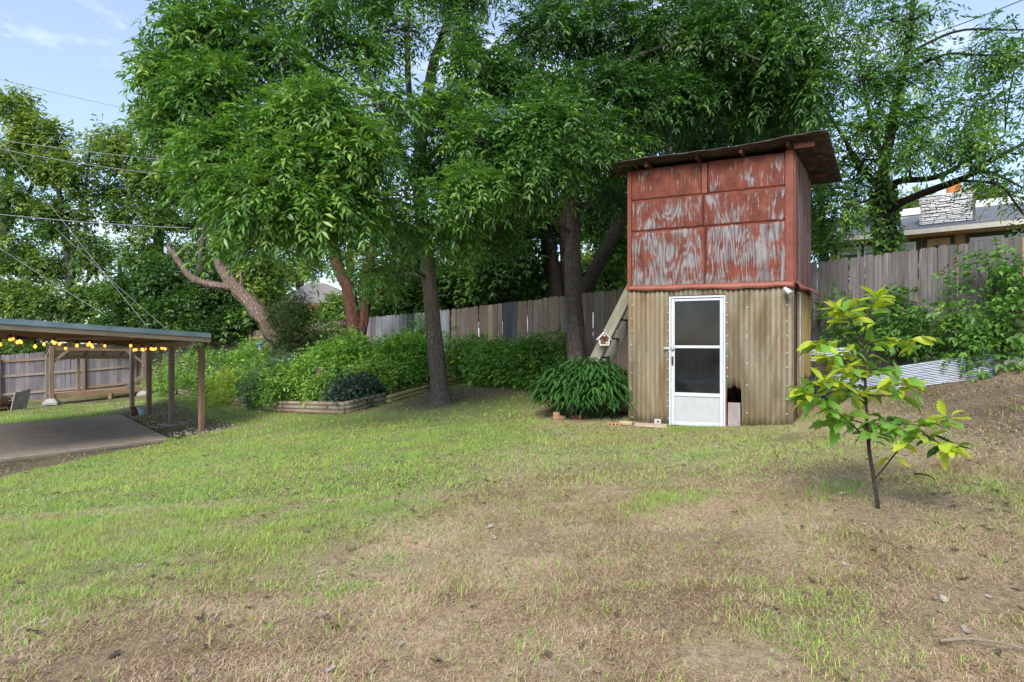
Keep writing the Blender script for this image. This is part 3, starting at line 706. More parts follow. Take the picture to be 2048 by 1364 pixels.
bp = P(1207, 690, 10.52); bh = empty('birdhouse', 'tiny white and brown wooden birdhouse hung on the ladder rail', 'birdhouse', bp)
M_WH = m_plain('chalky_white_paint', (.58, .56, .53), .75, .2, var=.2, sc=20); M_BR = m_plain('brown_birdhouse_wood', (.17, .08, .04), .8, .2, var=.4, sc=20)
bw, bd = .085, .09
V = [(-.07, -bd, 0), (.07, -bd, 0), (bw, -bd, .11), (0, -bd, .2), (-bw, -bd, .11)]; V = [np.array(v)+bp for v in V]+[np.array((v[0], bd*.2, v[2]))+bp for v in V]
MB().add(V, [(4, 3, 2, 1, 0), (5, 6, 7, 8, 9)]+[(i, (i+1) % 5, (i+1) % 5+5, i+5) for i in range(5)]).build('house_body', M_BR, bh)
for s_ in (-1, 1): MB().bar(bp+(s_*.118, -.04, .085), bp+(s_*-.004, -.04, .2135), .17, .012, (0, 0, 1)).build('roof_board', M_WH, bh)
for s_ in (-1, 1): MB().bar(bp+(s_*.069, -bd-.006, .0), bp+(s_*.085, -bd-.006, .105), .018, .012, (0, 1, 0)).build('edge_strip', M_WH, bh)
MB().box(bp+(0, -bd-.006, .002), (.15, .02, .018)).build('floor_strip', M_WH, bh)
MB().tube([bp+(0, -bd-.001, .1), bp+(0, -bd-.012, .1)], .028, 14).build('entry_hole', M_DARK, bh)
MB().lathe(bp+(0, -bd-.012, .155), [(0, -.018), (.016, -.01), (.019, .0), (.013, .013), (0, .018)], 10).build('white_ornament', M_WH, bh, True)
MB().lathe(bp+(.045, -bd-.012, .035), [(0, -.018), (.016, -.01), (.02, .0), (.013, .013), (0, .018)], 10).build('white_ornament', M_WH, bh, True)
M_BRICK = m_plain('pale_orange_brick', (.42, .25, .15), .85, .1, var=.25, sc=25, bump=.4); M_BRICKR = m_plain('red_brick', (.30, .095, .055), .85, .1, var=.3, sc=25, bump=.4)
def brick(x, y, dz, rot, mat, label, holes=False, size=(.2, .092, .057)):
    g_ = ground_at(x, y, 8, 12); c = np.array([0, 0, size[2]/2])
    m = MB()
    if holes:
        L, D, Hh = size; 
        xs = [-L/2, -.075, -.045, -.015, .015, .045, .075, L/2]
        for i in range(7):
            if i % 2 == 0: m.box(((xs[i]+xs[i+1])/2, 0, Hh/2), (xs[i+1]-xs[i], D, Hh))
            else:
                m.box(((xs[i]+xs[i+1])/2, 0, .007), (.03, D, .014)); m.box(((xs[i]+xs[i+1])/2, 0, Hh-.007), (.03, D, .014))
                m.box(((xs[i]+xs[i+1])/2, .02, Hh/2), (.03, D-.04, Hh-.028))
    else: m.box(c, size)
    o = m.build('brick', mat); o.location = (g_[0], g_[1], g_[2]+dz); o.rotation_euler = (random.uniform(-.05, .05), random.uniform(-.05, .05), rot)
    return bevel(tag(o, label, 'brick', 'loose bricks by the shed corner'), .004)
brick(1118, 838, .0, .2, M_BRICK, 'lower pale orange brick beside the leafy clump', size=(.2, .1, .06)); brick(1114, 838, .062, -.3, M_BRICK, 'pale orange brick lying on another brick beside the leafy clump', size=(.11, .1, .06))
brick(1152, 838, .0, -.35, M_BRICKR, 'red brick half hidden under the leafy clump'); brick(1227, 852, .0, -.1, M_BRICK, 'pale cored brick with three holes near the shed corner', True)
M_PALEWOOD = m_wood('pale_split_board', (.3, .23, .16), (.45, .36, .27), (.58, .5, .4), axis='x', rnd=.1)
for (xa, ya, xb_, yb_, lab) in ((1239, 849, 1265, 851, 'short pale split board next to the cored brick'), (1270, 853, 1334, 856, 'long pale split board along the shed base left of the door')):
    a, b = ground_at(xa, ya, 8, 12), ground_at(xb_, yb_, 8, 12)
    m = MB().box((np.linalg.norm(b-a)/2, 0, .03), (np.linalg.norm(b-a), .07, .06)); o = obj('split_board', np.concatenate(m.V), m.F, M_PALEWOOD); o.location = a
    d = b-a; o.rotation_euler = (0, 0, math.atan2(d[1], d[0])); bevel(tag(o, lab.replace(' left of the door', ' and the door'), 'board', 'pale boards at the shed base'), .006)
for i_, lab in enumerate(('dark brown stick resting across others by the shed corner', 'thin brown stick under the leafy clump by the shed', 'short brown stick near the cored brick')):
    a = ground_at(1222+6*i_, 842-3*i_, 8, 12); b = ground_at(1252-3*i_, 833-4*i_, 8, 12)
    tag(MB().tube(catmull([a+(0, 0, .02+.02*i_), (a+b)/2+(0, 0, .05+.01*i_), b+(0, 0, .03)], 6), [.014, .013, .012, .011, .01, .008], 7).build('stick', M_DARK, None, True), lab, 'stick', 'sticks by the shed corner')

# ---------------------------------------------------------------- galvanised sheets and pipe by the right fence
k = NT('galvanised_sheet'); n1 = k.noise(k.geo((5, 5, 12)), 1, 5); n2 = k.noise(k.geo((2, 2, 9)), 1, 4)
k.bsdf(k.mix(k.ramp(n2, [(.6, 0), (.72, .7)]), k.ramp(n1, [(.3, (.17, .19, .22)), (.7, (.32, .35, .39))]), (.22, .15, .1)), k.ramp(n1, [(.3, .3), (.7, .48)]), .5, .75); M_GALV = k.m
def lying_sheet(label, A, B, hgt, lean, waves):
    "sheet on its long edge, corrugation along its length"
    d = (B-A)/np.linalg.norm(B-A); nr = np.array([d[1], -d[0], 0]); nr = nr/np.linalg.norm(nr); nr = nr if nr[1] < 0 else -nr
    n, V = waves*8, []; L = np.linalg.norm(B-A); nn = 24
    for i in range(nn+1):
        for j in range(n+1):
            f = j/n; u = A+d*L*i/nn
            sag = .004*math.sin(i*.5)*f
            V.append(u+np.array([0, 0, hgt*f+sag])+nr*((1-f)*lean+.011*math.sin(2*math.pi*waves*f)))
    i = (np.arange(nn)[:, None]*(n+1)+np.arange(n)[None]).ravel()
    o = obj('corrugated_sheet', V, np.stack([i, i+n+1, i+n+2, i+1], -1), M_GALV, None, True); s = o.modifiers.new('gauge', 'SOLIDIFY'); s.thickness = .002
    return tag(o, label, 'metal sheet', 'galvanised sheets along the fence')
gA, gB = ground_at(1610, 806, 8, 13), ground_at(1988, 756, 7, 12)
gB = P(1988, 753, 9.45); gA = P(1612, 800, 10.75)
lying_sheet('long shiny corrugated metal sheet lying on edge below the vines', gA, gB, .36, .16, 7)
g2A, g2B = P(1600, 724, 11.3), P(1705, 718, 11.0); lying_sheet('short metal sheet tucked behind the long shiny one', g2A, g2B, .22, .05, 4)
# soil berm kept by the sheets
pv = [P(1975, 733, 9.75), P(2010, 729, 9.6), P(2060, 726, 9.4), P(2160, 722, 9.1)]
pp = empty('drain_pipe', 'off white plastic drain pipe lying beyond the metal sheet end', 'pipe', pv[0])
MB().tube(catmull(pv, 10), .07, 18, False).build('pipe_body', m_plain('chalky_white_plastic', (.62, .58, .5), .5, .4, var=.15, sc=9), pp, True)
d = pv[0]-pv[1]; d /= np.linalg.norm(d)
MB().tube([pv[0]-d*.02, pv[0]+d*.1], .078, 18, False).build('pipe_collar', m_plain('white_pipe_collar', (.66, .63, .57), .5, .4), pp, True)

# ---------------------------------------------------------------- log edging of the bed
M_LOG = m_wood('weathered_landscape_log', (.15, .115, .085), (.28, .22, .16), (.42, .35, .27), axis='x', rnd=.35)
M_LOGM = m_wood('mossy_landscape_log', (.15, .13, .06), (.29, .25, .12), (.4, .36, .2), axis='x', rnd=.3)
edg = empty('log_edging', 'low stacked timber log edging round the planted bed', 'edging', EDGE[4])
for i in range(len(EDGE)-1):
    A, B = EDGE[i], EDGE[i+1]; courses = 3 if 2 <= i <= 4 else 2
    for c_ in range(courses):
        a, b = A+np.array([0, 0, .035+.085*c_]), B+np.array([0, 0, .035+.085*c_]); L = np.linalg.norm(b-a)
        th = np.arange(12)/12*6.283; rr = .048+.004*random.random()
        V = []; ns_ = 6
        for j in range(ns_+1):
            for t_ in th: V.append((.008+(L-.016)*j/ns_, rr*math.cos(t_)*1.0+.006*math.sin(j*2+c_), min(rr*math.sin(t_), rr*.82)))
        F = [(j*12+q, j*12+(q+1) % 12, (j+1)*12+(q+1) % 12, (j+1)*12+q) for j in range(ns_) for q in range(12)]+[tuple(range(11, -1, -1)), tuple(ns_*12+q for q in range(12))]
        o = obj('log', V, F, M_LOGM if i > 4 else M_LOG, None, True); o.parent = edg; d = (b-a)/L
        o.location = a-np.array(edg.location)+np.array([random.uniform(-.01, .01), random.uniform(-.015, .015), 0]); o.rotation_euler = (0, -math.asin(d[2]), math.atan2(d[1], d[0]))

# ---------------------------------------------------------------- slab and carport
k = NT('worn_concrete'); n1 = k.noise(k.geo(), 1.3, 6, .6); n2 = k.noise(k.geo(), 30, 4, .7); n3 = k.noise(k.geo((1, 1, 1)), 5, 5, .65)
k.bsdf(k.mix(.5, k.ramp(n1, [(.3, (.31, .245, .185)), (.7, (.42, .345, .27))]), k.ramp(n3, [(.3, (.25, .2, .15)), (.7, (.47, .39, .31))])), .9, .15, normal=k.bump(n2, .3, .006)); M_CONC = k.m
M_PIER = m_plain('grey_cast_concrete', (.36, .345, .32), .9, .1, var=.2, sc=14, bump=.3)
top = [SA, SB, SB+(SCc-SB)*2.6, SA+(SD-SA)*3.0]; V = top+[t_-np.array([0, 0, .14]) for t_ in top]
bevel(tag(MB().add(V, [(0, 1, 2, 3)[::-1], (4, 5, 6, 7), (0, 1, 5, 4), (1, 2, 6, 5), (2, 3, 7, 6), (3, 0, 4, 7)]).build('concrete_slab', M_CONC), 'worn concrete slab under the carport', 'slab', kind='structure'), .01)
car = empty('carport', 'open timber carport with blue grey metal roof and string lights beneath', 'carport', (-9, 12.5, SLZ))
C0 = P(417, 668, 12.25); U = np.array([-.6, -.8, .062]); Vv = np.array([-.70, .714, -.018])
U[:2] /= np.linalg.norm(U[:2]); Vv[:2] /= np.linalg.norm(Vv[:2])
cp = lambda u, v, z=0: C0+U*u+Vv*v+np.array([0, 0, z])
LU, LV = 6.0, 6.6
k = NT('blue_grey_roof_metal'); n1 = k.noise(k.geo((3, 3, 6)), 1, 5); k.bsdf(k.ramp(n1, [(.3, (.17, .24, .29)), (.7, (.27, .36, .42))]), .42, .5, .35); M_BLUE = k.m
nn = 100; V = []
for i in range(nn+1):
    for j in range(3): V.append(cp(-.02+(LU+.04)*j/2, -.04+(LV+.1)*i/nn, .0+.011*math.sin(i*math.pi/2.0)))
V = [v for v in V]; i = (np.arange(nn)[:, None]*3+np.arange(2)[None]).ravel()
o = obj('roof_sheet', V, np.stack([i, i+1, i+4, i+3], -1), M_BLUE, car, True); s = o.modifiers.new('gauge', 'SOLIDIFY'); s.thickness = .003
for j in range(3):     # front flashing in overlapping lengths
    a, b = cp(-.03+LU*j/3, -.05-.002*j, -.028), cp(LU*(j+1)/3+.03, -.05-.002*j, -.028)
    MB().bar(a, b, .012, .088).build('flashing', M_BLUE, car)
def beam(name, a, b, wd, th, mat=M_TIMBERX, parent=car):
    L = np.linalg.norm(np.subtract(b, a)); m = MB().box((L/2, 0, 0), (L, wd, th)); o = obj(name, np.concatenate(m.V), m.F, mat, None); o.parent = parent
    d = np.subtract(b, a)/L; o.location = np.asarray(a)-np.array(parent.location); o.rotation_euler = (0, -math.asin(d[2]), math.atan2(d[1], d[0])); return bevel(o, .004)
beam('fascia_board', cp(-.03, -.022, -.118), cp(LU, -.022, -.118), .038, .09)
beam('end_board', cp(-.02, .02, -.075), cp(-.02, LV, -.075), .036, .13)
for j in range(1, 12): beam('joist', cp(.02, LV*j/11.5, -.075), cp(LU, LV*j/11.5, -.075), .04, .12, M_TIMBERX)
beam('eave_beam', cp(.28, -.0, -.2), cp(.28, LV, -.2), .09, .1); beam('ridge_beam', cp(4.6, .0, -.2), cp(4.6, LV, -.2), .09, .1)
nn = 3
for j in range(40):    # roof boards seen from below
    pass
posts = [ground_at(403, 868), ground_at(343, 852), ground_at(298, 835), ground_at(264, 820)]
posts[0] = at_z(403, 867, -.56); posts[1] = at_z(343, 851, -.575); posts[2] = at_z(298, 834, -.585); posts[3] = at_z(264, 819, -.6)
AXC = [U*np.array([1, 1, 0]), Vv*np.array([1, 1, 0]), (0, 0, 1)]
for i, p_ in enumerate(posts):
    topz = 1.19 if i == 0 else 1.17
    m = MB().box((0, 0, (topz-p_[2])/2), (.095, .095, topz-p_[2])); o = obj('post', np.concatenate(m.V), m.F, M_TIMBER, None); o.parent = car; o.location = p_-np.array(car.location); o.rotation_euler = (0, 0, math.atan2(U[1], U[0])); bevel(o, .006)
    f = MB(); f.lathe((p_[0], p_[1], p_[2]-.1), [(.17, 0), (.17, .085), (.12, .12), (.06, .125)], 9 if i else 4).build('footing', M_PIER, car)
beam('brace', cp(1.3, .1, -.16), cp(2.5, 2.2, -.22), .03, .045); beam('brace', cp(3.2, .1, -.16), cp(4.3, 2.6, -.22), .03, .045)
# string lights
bl = [(0,410),(120,348),(155,340),(208,382),(232,370),(252,382),(417,432),(521,403),(625,372),(645,390),(704,403),(778,455),(912,422),(1042,413),(1058,392),(1085,418),(1096,436),(1243,425),(1550,424),(1590,473),(1614,470),(1686,468),(1698,472),(1738,460),(1793,460),(1818,466),(1846,460),(1920,450),(1957,460)]
k = NT('amber_bulb_glass'); em = k.n('Emission', None, Color=(1, .30, .04, 1), Strength=2.2); k.t.links.new(em.outputs[0], k.out.inputs[0]); M_BULB = k.m
k = NT('hot_filament'); em = k.n('Emission', None, Color=(1, .72, .32, 1), Strength=14.0); k.t.links.new(em.outputs[0], k.out.inputs[0]); M_FIL = k.m
M_SOCK = m_plain('black_socket_rubber', (.012, .012, .012), .5)
bm = MB().lathe((0, 0, 0), [(0, -.034), (.018, -.028), (.027, -.008), (.024, .012), (.013, .03), (.012, .036)], 12); bmesh_ = mesh('bulb', np.concatenate(bm.V), bm.F, M_BULB, True)
fm = MB().lathe((0, 0, 0), [(0, -.016), (.0285, -.009), (.0285, .004), (0, .01)], 8)
sm = MB().lathe((0, 0, 0), [(.0, .034), (.016, .034), (.016, .085), (.006, .1), (0, .1)], 10); smesh_ = mesh('socket', np.concatenate(sm.V), sm.F, M_SOCK, True)
strands = [bl[0::3], bl[1::3], bl[2::3]]
for si, (st_, lab) in enumerate(zip(strands, ('string of amber bulbs hung along the carport front joists', 'string of amber bulbs hung along the carport middle joists', 'string of amber bulbs hung along the carport back joists'))):
    pts = []
    for x, y in st_:
        px_, py_ = x/5.93, 620+y/5.93
        Y = 10.6+si*1.1+px_/330*3.2; pts.append(P(px_, py_, Y))
    s_ = empty('string_light', lab, 'string lights', pts[0]+np.array([0, 0, .1]), 'light strings under the carport roof'); off_ = np.array(s_.location)
    for q in pts:
        b1 = bpy.data.objects.new('bulb', bmesh_); link(b1, s_); b1.location = q-off_
        b2 = bpy.data.objects.new('socket', smesh_); link(b2, b1)
    cur = []
    for a, b in zip(pts[:-1], pts[1:]):
        for f in np.linspace(0, 1, 7)[:-1]: cur.append(a+(b-a)*f+np.array([0, 0, .1-.12*4*f*(1-f)*np.linalg.norm(b-a)*.25]))
    cur.append(pts[-1]+np.array([0, 0, .1])); MB().tube(cur, .006, 5).build('cord', M_SOCK, s_, True)
# pots by the posts
g0 = at_z(281, 832, -.6)
M_TERRA = m_plain('brown_clay_pot', (.12, .055, .035), .8, .2, var=.3); M_BUCK = m_plain('pale_blue_grey_plastic', (.30, .42, .45), .5, .35, var=.1)
for x, y, mat_, lab, sc in ((272, 832, M_TERRA, 'dark brown clay flower pot at the foot of a carport post', 1.0), (286, 833, M_BUCK, 'pale blue bucket between two carport posts', 1.05)):
    g_ = at_z(x, y, -.6); o = empty('flower_pot' if sc == 1.0 else 'bucket', lab, 'pot' if sc == 1.0 else 'bucket', g_)
    MB().lathe(g_, [(0, 0), (.085*sc, 0), (.12*sc, .22*sc), (.11*sc, .22*sc), (.08*sc, .05), (0, .05)], 20).build('pot_body', mat_, o, True)
    MB().lathe(g_, [(.118*sc, .19*sc), (.133*sc, .19*sc), (.136*sc, .23*sc), (.11*sc, .232*sc)], 20).build('rim', mat_, o, True)

# pale gravel spilt round the posts
g = np.random.default_rng(19); n = 520; q_ = g.integers(0, 4, n); ctr = np.array(posts)[q_]+np.c_[g.normal(-.1, .42, n), g.normal(0, .3, n), np.zeros(n)]
su_, sv_ = slab_uv(ctr[:, 0], ctr[:, 1]); ctr = ctr[~((su_ > -.02) & (sv_ > -.02))]; n = len(ctr); ctr[:, 2] = H(ctr[:, 0], ctr[:, 1])+.012; rs = g.uniform(.012, .038, n)[:, None]
oc = np.array([[1, 0, 0], [0, 1, 0], [-1, 0, 0], [0, -1, 0], [0, 0, .7]]); V = ctr[:, None]+oc[None]*rs[:, None]*g.uniform(.6, 1.2, (n, 5, 1)); i = np.arange(n)[:, None]*5
F = np.concatenate([i+[0, 1, 4], i+[1, 2, 4], i+[2, 3, 4], i+[3, 0, 4]], 1).reshape(-1, 3)
tag(obj('pale_gravel', V.reshape(-1, 3), F, m_plain('pale_limestone_gravel', (.42, .38, .33), .9, .1, var=.35, sc=9)), 'pale gravel spilt round the carport posts', 'gravel', kind='stuff')
# ---------------------------------------------------------------- timber rack by the left fence
q0, q1 = at_z(103, 806, -.8), at_z(288, 789, -.68); rk = empty('timber_rack', 'roofed timber rack frame with knee braces standing against the far fence', 'rack', q0)
q0t, q1t = np.array([*q0[:2], CAMZ+(682-693)/FPX*q0[1]]), np.array([*q1[:2], CAMZ+(682-696)/FPX*q1[1]])
dq = (q1-q0)/np.linalg.norm(q1-q0); bk = np.array([-dq[1], dq[0], 0]); bk = bk if bk[1] > 0 else -bk
def upright(name, a, b, wd, mat, parent):
    L = np.linalg.norm(b-a); m = MB().box((0, 0, L/2), (wd, wd, L)); o = obj(name, np.concatenate(m.V), m.F, mat, None); o.parent = parent; o.location = a-np.array(parent.location); o.rotation_euler = (0, 0, math.atan2(dq[1], dq[0])); return bevel(o, .005)
for a, b in ((q0, q0t), (q1, q1t)):
    upright('post', a+np.array([0, 0, .12]), b, .125, M_TIMBER, rk); upright('back_post', a+bk*.85+np.array([0, 0, .12]), b+bk*.85-np.array([0, 0, .3]), .09, M_TIMBER, rk)
beam('top_beam', q0t+(0, 0, -.06), q1t+(0, 0, -.06), .05, .13, M_TIMBERX, rk); beam('back_beam', q0t+bk*.85-(0, 0, .36), q1t+bk*.85-(0, 0, .36), .05, .13, M_TIMBERX, rk)
beam('floor_beam', q0+(0, 0, .2), q1+(0, 0, .2), .05, .14, M_TIMBERX, rk)
for j in range(3): beam('floor_plank', q0+bk*(.15+.26*j)+(0, 0, .28), q1+bk*(.15+.26*j)+(0, 0, .28), .24, .03, M_TIMBERX, rk)
L01 = np.linalg.norm(q1-q0)
for a, t_, s_ in ((q0, q0t, 1), (q1, q1t, -1)):
    beam('knee_brace', t_-(0, 0, .55)+dq*.02*s_, t_-(0, 0, .08)+dq*.55*s_, .045, .09, M_TIMBERX, rk)
beam('knee_brace', q1+(0, 0, .75), q1-dq*.55+(0, 0, .3), .045, .09, M_TIMBERX, rk)
upright('middle_post', q0+(q1-q0)*.3+bk*.4+(0, 0, .2), q0t+(q1t-q0t)*.3+bk*.4-(0, 0, .3), .09, M_TIMBER, rk); MB().box(q0+(q1-q0)*.62+(0, 0, .06), (.12, .12, .2)).build('support_block', M_TIMBER, rk)
for j in range(6): beam('rafter', q0t+(q1t-q0t)*(j/5)+(0, 0, .02), q0t+(q1t-q0t)*(j/5)+bk*.95-(0, 0, .34), .04, .08, M_TIMBERX, rk)
V = []
for i in range(61):
    for b_ in (-.12, .5, 1.05): V.append(q0t+(q1t-q0t)*(-.03+1.06*i/60)+bk*b_+np.array([0, 0, .075-.37*b_+.012*math.sin(i*1.57)]))
i = (np.arange(60)[:, None]*3+np.arange(2)[None]).ravel(); o = obj('roof_sheet', V, np.stack([i, i+1, i+4, i+3], -1), M_STEEL, rk, True); s = o.modifiers.new('gauge', 'SOLIDIFY'); s.thickness = .003
for q, lab in ((q0, 'grey concrete pier block under the rack post near the firewood'), (q1, 'grey concrete pier block under the rack post near the planted bed')):
    V = []
    for h_, z_ in ((.21, -.06), (.21, .03), (.10, .15)): V += [(-h_, -h_, z_), (h_, -h_, z_), (h_, h_, z_), (-h_, h_, z_)]
    F = [(3, 2, 1, 0), (8, 9, 10, 11)]+[(a+4*l, (a+1) % 4+4*l, (a+1) % 4+4*l+4, a+4*l+4) for l in (0, 1) for a in range(4)]
    o = bevel(tag(obj('pier_block', V, F, M_PIER), lab, 'concrete block', 'pier blocks of the timber rack'), .012); o.location = q; o.rotation_euler = (0, 0, .4)
# leaning board and firewood at the left edge
M_PALEB = m_wood('pale_weathered_board', (.22, .18, .15), (.36, .31, .27), (.48, .44, .39), rnd=.1)
ba, bb = at_z(20, 821, -.86), at_z(52, 816, -.86)
lb = empty('leaning_board', 'pale weathered board panel leaning on the far fence', 'board', ba); d = (bb-ba)/np.linalg.norm(bb-ba); lean = np.array([-.05, .25, .56])
for j in range(3):
    a, b = ba+(bb-ba)*(j/3)+d*.004, ba+(bb-ba)*((j+1)/3)-d*.004
    V = [a, b, b+lean*(.98+.04*j), a+lean*(.97+.05*j)]; nr = np.cross(d, lean); nr = nr/np.linalg.norm(nr)*.022
    MB().add(V+[v+nr for v in V], [(0, 1, 2, 3), (7, 6, 5, 4), (0, 4, 5, 1), (1, 5, 6, 2), (2, 6, 7, 3), (3, 7, 4, 0)]).build('plank', M_PALEB, lb)
M_SPLIT = m_bark('split_firewood', (.15, .085, .05), (.34, .2, .115), 1.2)
fwd = [(2, 822, 0, 0), (10, 820, 0, .1), (-6, 821, 0, .15), (5, 820, .13, .05), (-2, 820, .14, .12), (12, 819, .12, 0), (3, 820, .26, .08)]
for j, (x, y, dz, dy) in enumerate(fwd):
    g_ = at_z(x, y, -.87); a = g_+np.array([0, dy, .06+dz]); th = np.array([0, 1.7, 2.6, 4.2])+j; 
    V = [a+np.array([.075*math.cos(t_), -.2, .075*math.sin(t_)]) for t_ in th]+[a+np.array([.075*math.cos(t_)+.03, .2, .075*math.sin(t_)]) for t_ in th]
    F = [(0, 1, 2, 3), (7, 6, 5, 4)]+[(i, i+4, (i+1) % 4+4, (i+1) % 4) for i in range(4)]
    tag(MB().add(V, F).build('firewood_log', M_SPLIT), ['brown split firewood log at the top of the small heap by the leaning board', 'brown split firewood log lying on the ground in the heap by the leaning board', 'brown split firewood log in the middle layer of the heap by the leaning board'][0 if dz > .2 else 1 if dz == 0 else 2], 'log', 'firewood heap by the far fence')

# ---------------------------------------------------------------- solar path light and stump in the bed
sp_ = P(520, 706, 19.6); pl = empty('path_light', 'slim garden path light with a blue cap standing in the planted bed', 'garden light', sp_)
MB().tube([sp_-(0, 0, .5), sp_+(0, 0, .12)], .014, 8).build('stake', M_STEEL, pl); MB().lathe(sp_, [(.05, .1), (.055, .26), (.05, .26), (.045, .1)], 14).build('lens', m_plain('frosted_lens', (.4, .4, .4), .3), pl, True)
MB().lathe(sp_, [(0, .34), (.06, .325), (.11, .28), (.105, .262), (0, .262)], 16).build('cap', m_plain('blue_enamel_cap', (.04, .16, .42), .35, .5), pl, True)
st = P(645, 738, 14.25); sb = empty('tree_stump', 'old sawn tree stump showing among the bed shrubs', 'stump', st)
V, F = tube(catmull([st-(0, 0, .5), st-(0, 0, .1), st+(0, 0, .03)], 8), [.19, .17, .16, .155, .15, .15, .15, .15], 20, .12, 3, .05); obj('bark', V, F, m_bark('stump_bark', (.16, .11, .085), (.34, .26, .2)), sb, True)
V = [V[-20+i] for i in range(20)]; MB().add([np.mean(V, axis=0)]+V, [(0, i+1, (i+1) % 20+1) for i in range(20)]).build('cut_face', m_plain('grey_cut_wood', (.5, .42, .33), .9, .1, var=.3, sc=30), sb)

# ---------------------------------------------------------------- neighbour's house on the right
k = NT('grey_shingle_roof'); br = k.n('TexBrick', None, Vector=k.coord((1, 1, 1), 'Generated'), Color1=(.095, .105, .125, 1), Color2=(.16, .17, .195, 1), Mortar=(.06, .065, .075, 1), Scale=46.0, Mortar_Size=.012)
n1 = k.noise(k.geo(), 9, 5, .7); k.bsdf(k.mix(.5, br, k.ramp(n1, [(.3, (.09, .1, .12)), (.7, (.2, .21, .235))])), .9, .15); M_SHING = k.m
k = NT('tan_lap_siding'); sz = k.n('SeparateXYZ'); k.t.links.new(k.geo().outputs[0], sz.inputs[0]); fr = k.math('FRACT', k.math('MULTIPLY', sz.outputs[2], 7.0)); n1 = k.noise(k.geo(), 4, 4)
k.bsdf(k.ramp(n1, [(.3, (.40, .235, .115)), (.7, (.50, .31, .165))]), .75, .2, normal=k.bump(fr, .8, .02)); M_SID = k.m
M_GREEN = m_plain('dark_green_trim', (.05, .065, .045), .6, .3, var=.15); M_CREAM = m_plain('cream_gutter', (.56, .53, .45), .5, .3, var=.08); M_WHITE = m_plain('white_membrane', (.78, .79, .8), .6, .3, var=.05)
M_WFR = m_plain('white_window_frame', (.85, .85, .84), .5, .3, var=.05); M_ORG = m_plain('orange_clay', (.5, .19, .07), .8, .1, var=.2)
k = NT('dark_house_glass'); k.bsdf(k.ramp(k.noise(k.geo(), 1.2, 3), [(.35, (.03, .032, .035)), (.7, (.10, .105, .11))]), .08, .6); M_HGL = k.m
k = NT('blind_behind_glass'); k.bsdf((.55, .58, .58), .25, .5); M_BLIND = k.m
hL, hR = np.array([9.06, 17.8]), np.array([13.6, 13.85]); he = (hR-hL)/np.linalg.norm(hR-hL); hn = np.array([he[1], -he[0]]); hn = hn if hn[1] < 0 else -hn; hb = -hn
hs = empty('ranch_house', 'tan sided house with grey shingle roof and white stone chimney behind the fence', 'house', (*hL, 1.5))
def hp(x, y, back=0.0):
    "house front plane"
    o_ = hL+hb*back; kx = (x-1024)/FPX; Y = (o_[0]*he[1]-o_[1]*he[0])/(kx*he[1]-he[0]); return (np.array([kx*Y, Y])-o_)@he, CAMZ+(682-y)/FPX*Y
def hw(a, z, out=0.0): q = hL+he*a+hn*out; return np.array([q[0], q[1], z])
AXH = [(he[0], he[1], 0), (hb[0], hb[1], 0), (0, 0, 1)]
ez = (hp(1680, 483)[1]+hp(2000, 452)[1])/2; LH = 9.0
MB().box(hw(LH/2-.0, (ez+.6)/2+.1, -3), (LH, 6, ez-.6+.2), AXH).build('wall', M_SID, hs)
EO = .45; rz = ez+1.0
a0_, a1_ = hp(1655, 470)[0]-.3, LH+.4
def hq(a, z, out): return hw(a, z, out)
pe = lambda a, f: hq(a, ez+.06+(rz-ez)*f, EO-(EO+3.0)*f)
V = [pe(a0_, 0), pe(a1_, 0), pe(a1_, 1), pe(a0_+2.4, 1)]; Vb = [hq(a0_, ez+.06, -6-EO), hq(a1_, ez+.06, -6-EO)]
rf = obj('roof', V+Vb, [(0, 1, 2, 3), (4, 3, 2, 5), (0, 3, 4)], M_SHING, hs); s = rf.modifiers.new('t', 'SOLIDIFY'); s.thickness = .06; s.offset = -1
MB().box(hw((a0_+a1_)/2, ez-.02, EO+.05), (a1_-a0_, .11, .12), AXH).build('gutter', M_CREAM, hs)
MB().box(hw((a0_+a1_)/2, ez-.10, EO/2), (a1_-a0_, EO-.02, .04), AXH).build('soffit', m_plain('tan_soffit', (.42, .24, .115), .8, .1), hs)
def window(x0, x1, yt, yb, panes, glass, door=False):
    a0, zt = hp(x0, yt); a1, _ = hp(x1, yt); zt = hp((x0+x1)/2, yt)[1]; zb = hp((x0+x1)/2, yb)[1]
    wn = bevel(MB().box(hw((a0+a1)/2, (zt+zb)/2, .02), (a1-a0, .04, zt-zb), AXH).build('window_surround' if not door else 'door_surround', M_GREEN, hs), .004)
    m_ = (a1-a0)*.05 if not door else .1
    wd_ = (a1-a0-m_*(panes+1))/panes
    for i in range(panes):
        c_ = a0+m_+wd_*.5+i*(wd_+m_)
        fr_ = MB().box(hw(c_, (zt+zb)/2-.04, .045), (wd_, .03, zt-zb-.2), AXH).build('frame' if not door else 'door_leaf', M_WFR if not door else m_plain('tan_door', (.45, .3, .17), .6), wn)
        MB().box(hw(c_, (zt+zb)/2-.06-(.1 if door else 0), .062), (wd_-.1 if not door else wd_-.3, .012, zt-zb-.32), AXH).build('pane', glass, wn)
        if not door and glass is M_HGL: MB().box(hw(c_, zt-.28, .064), (wd_-.1, .014, .13), AXH).build('blind', M_BLIND, wn)
window(1668, 1842, 480, 560, 3, M_HGL); window(1846, 1910, 466, 580, 1, M_HGL, True); window(1932, 2100, 458, 540, 2, M_BLIND)
MB().box(hw(hp(1887, 480)[0], ez+.02, EO+.4), (.001, .001, .001), AXH)
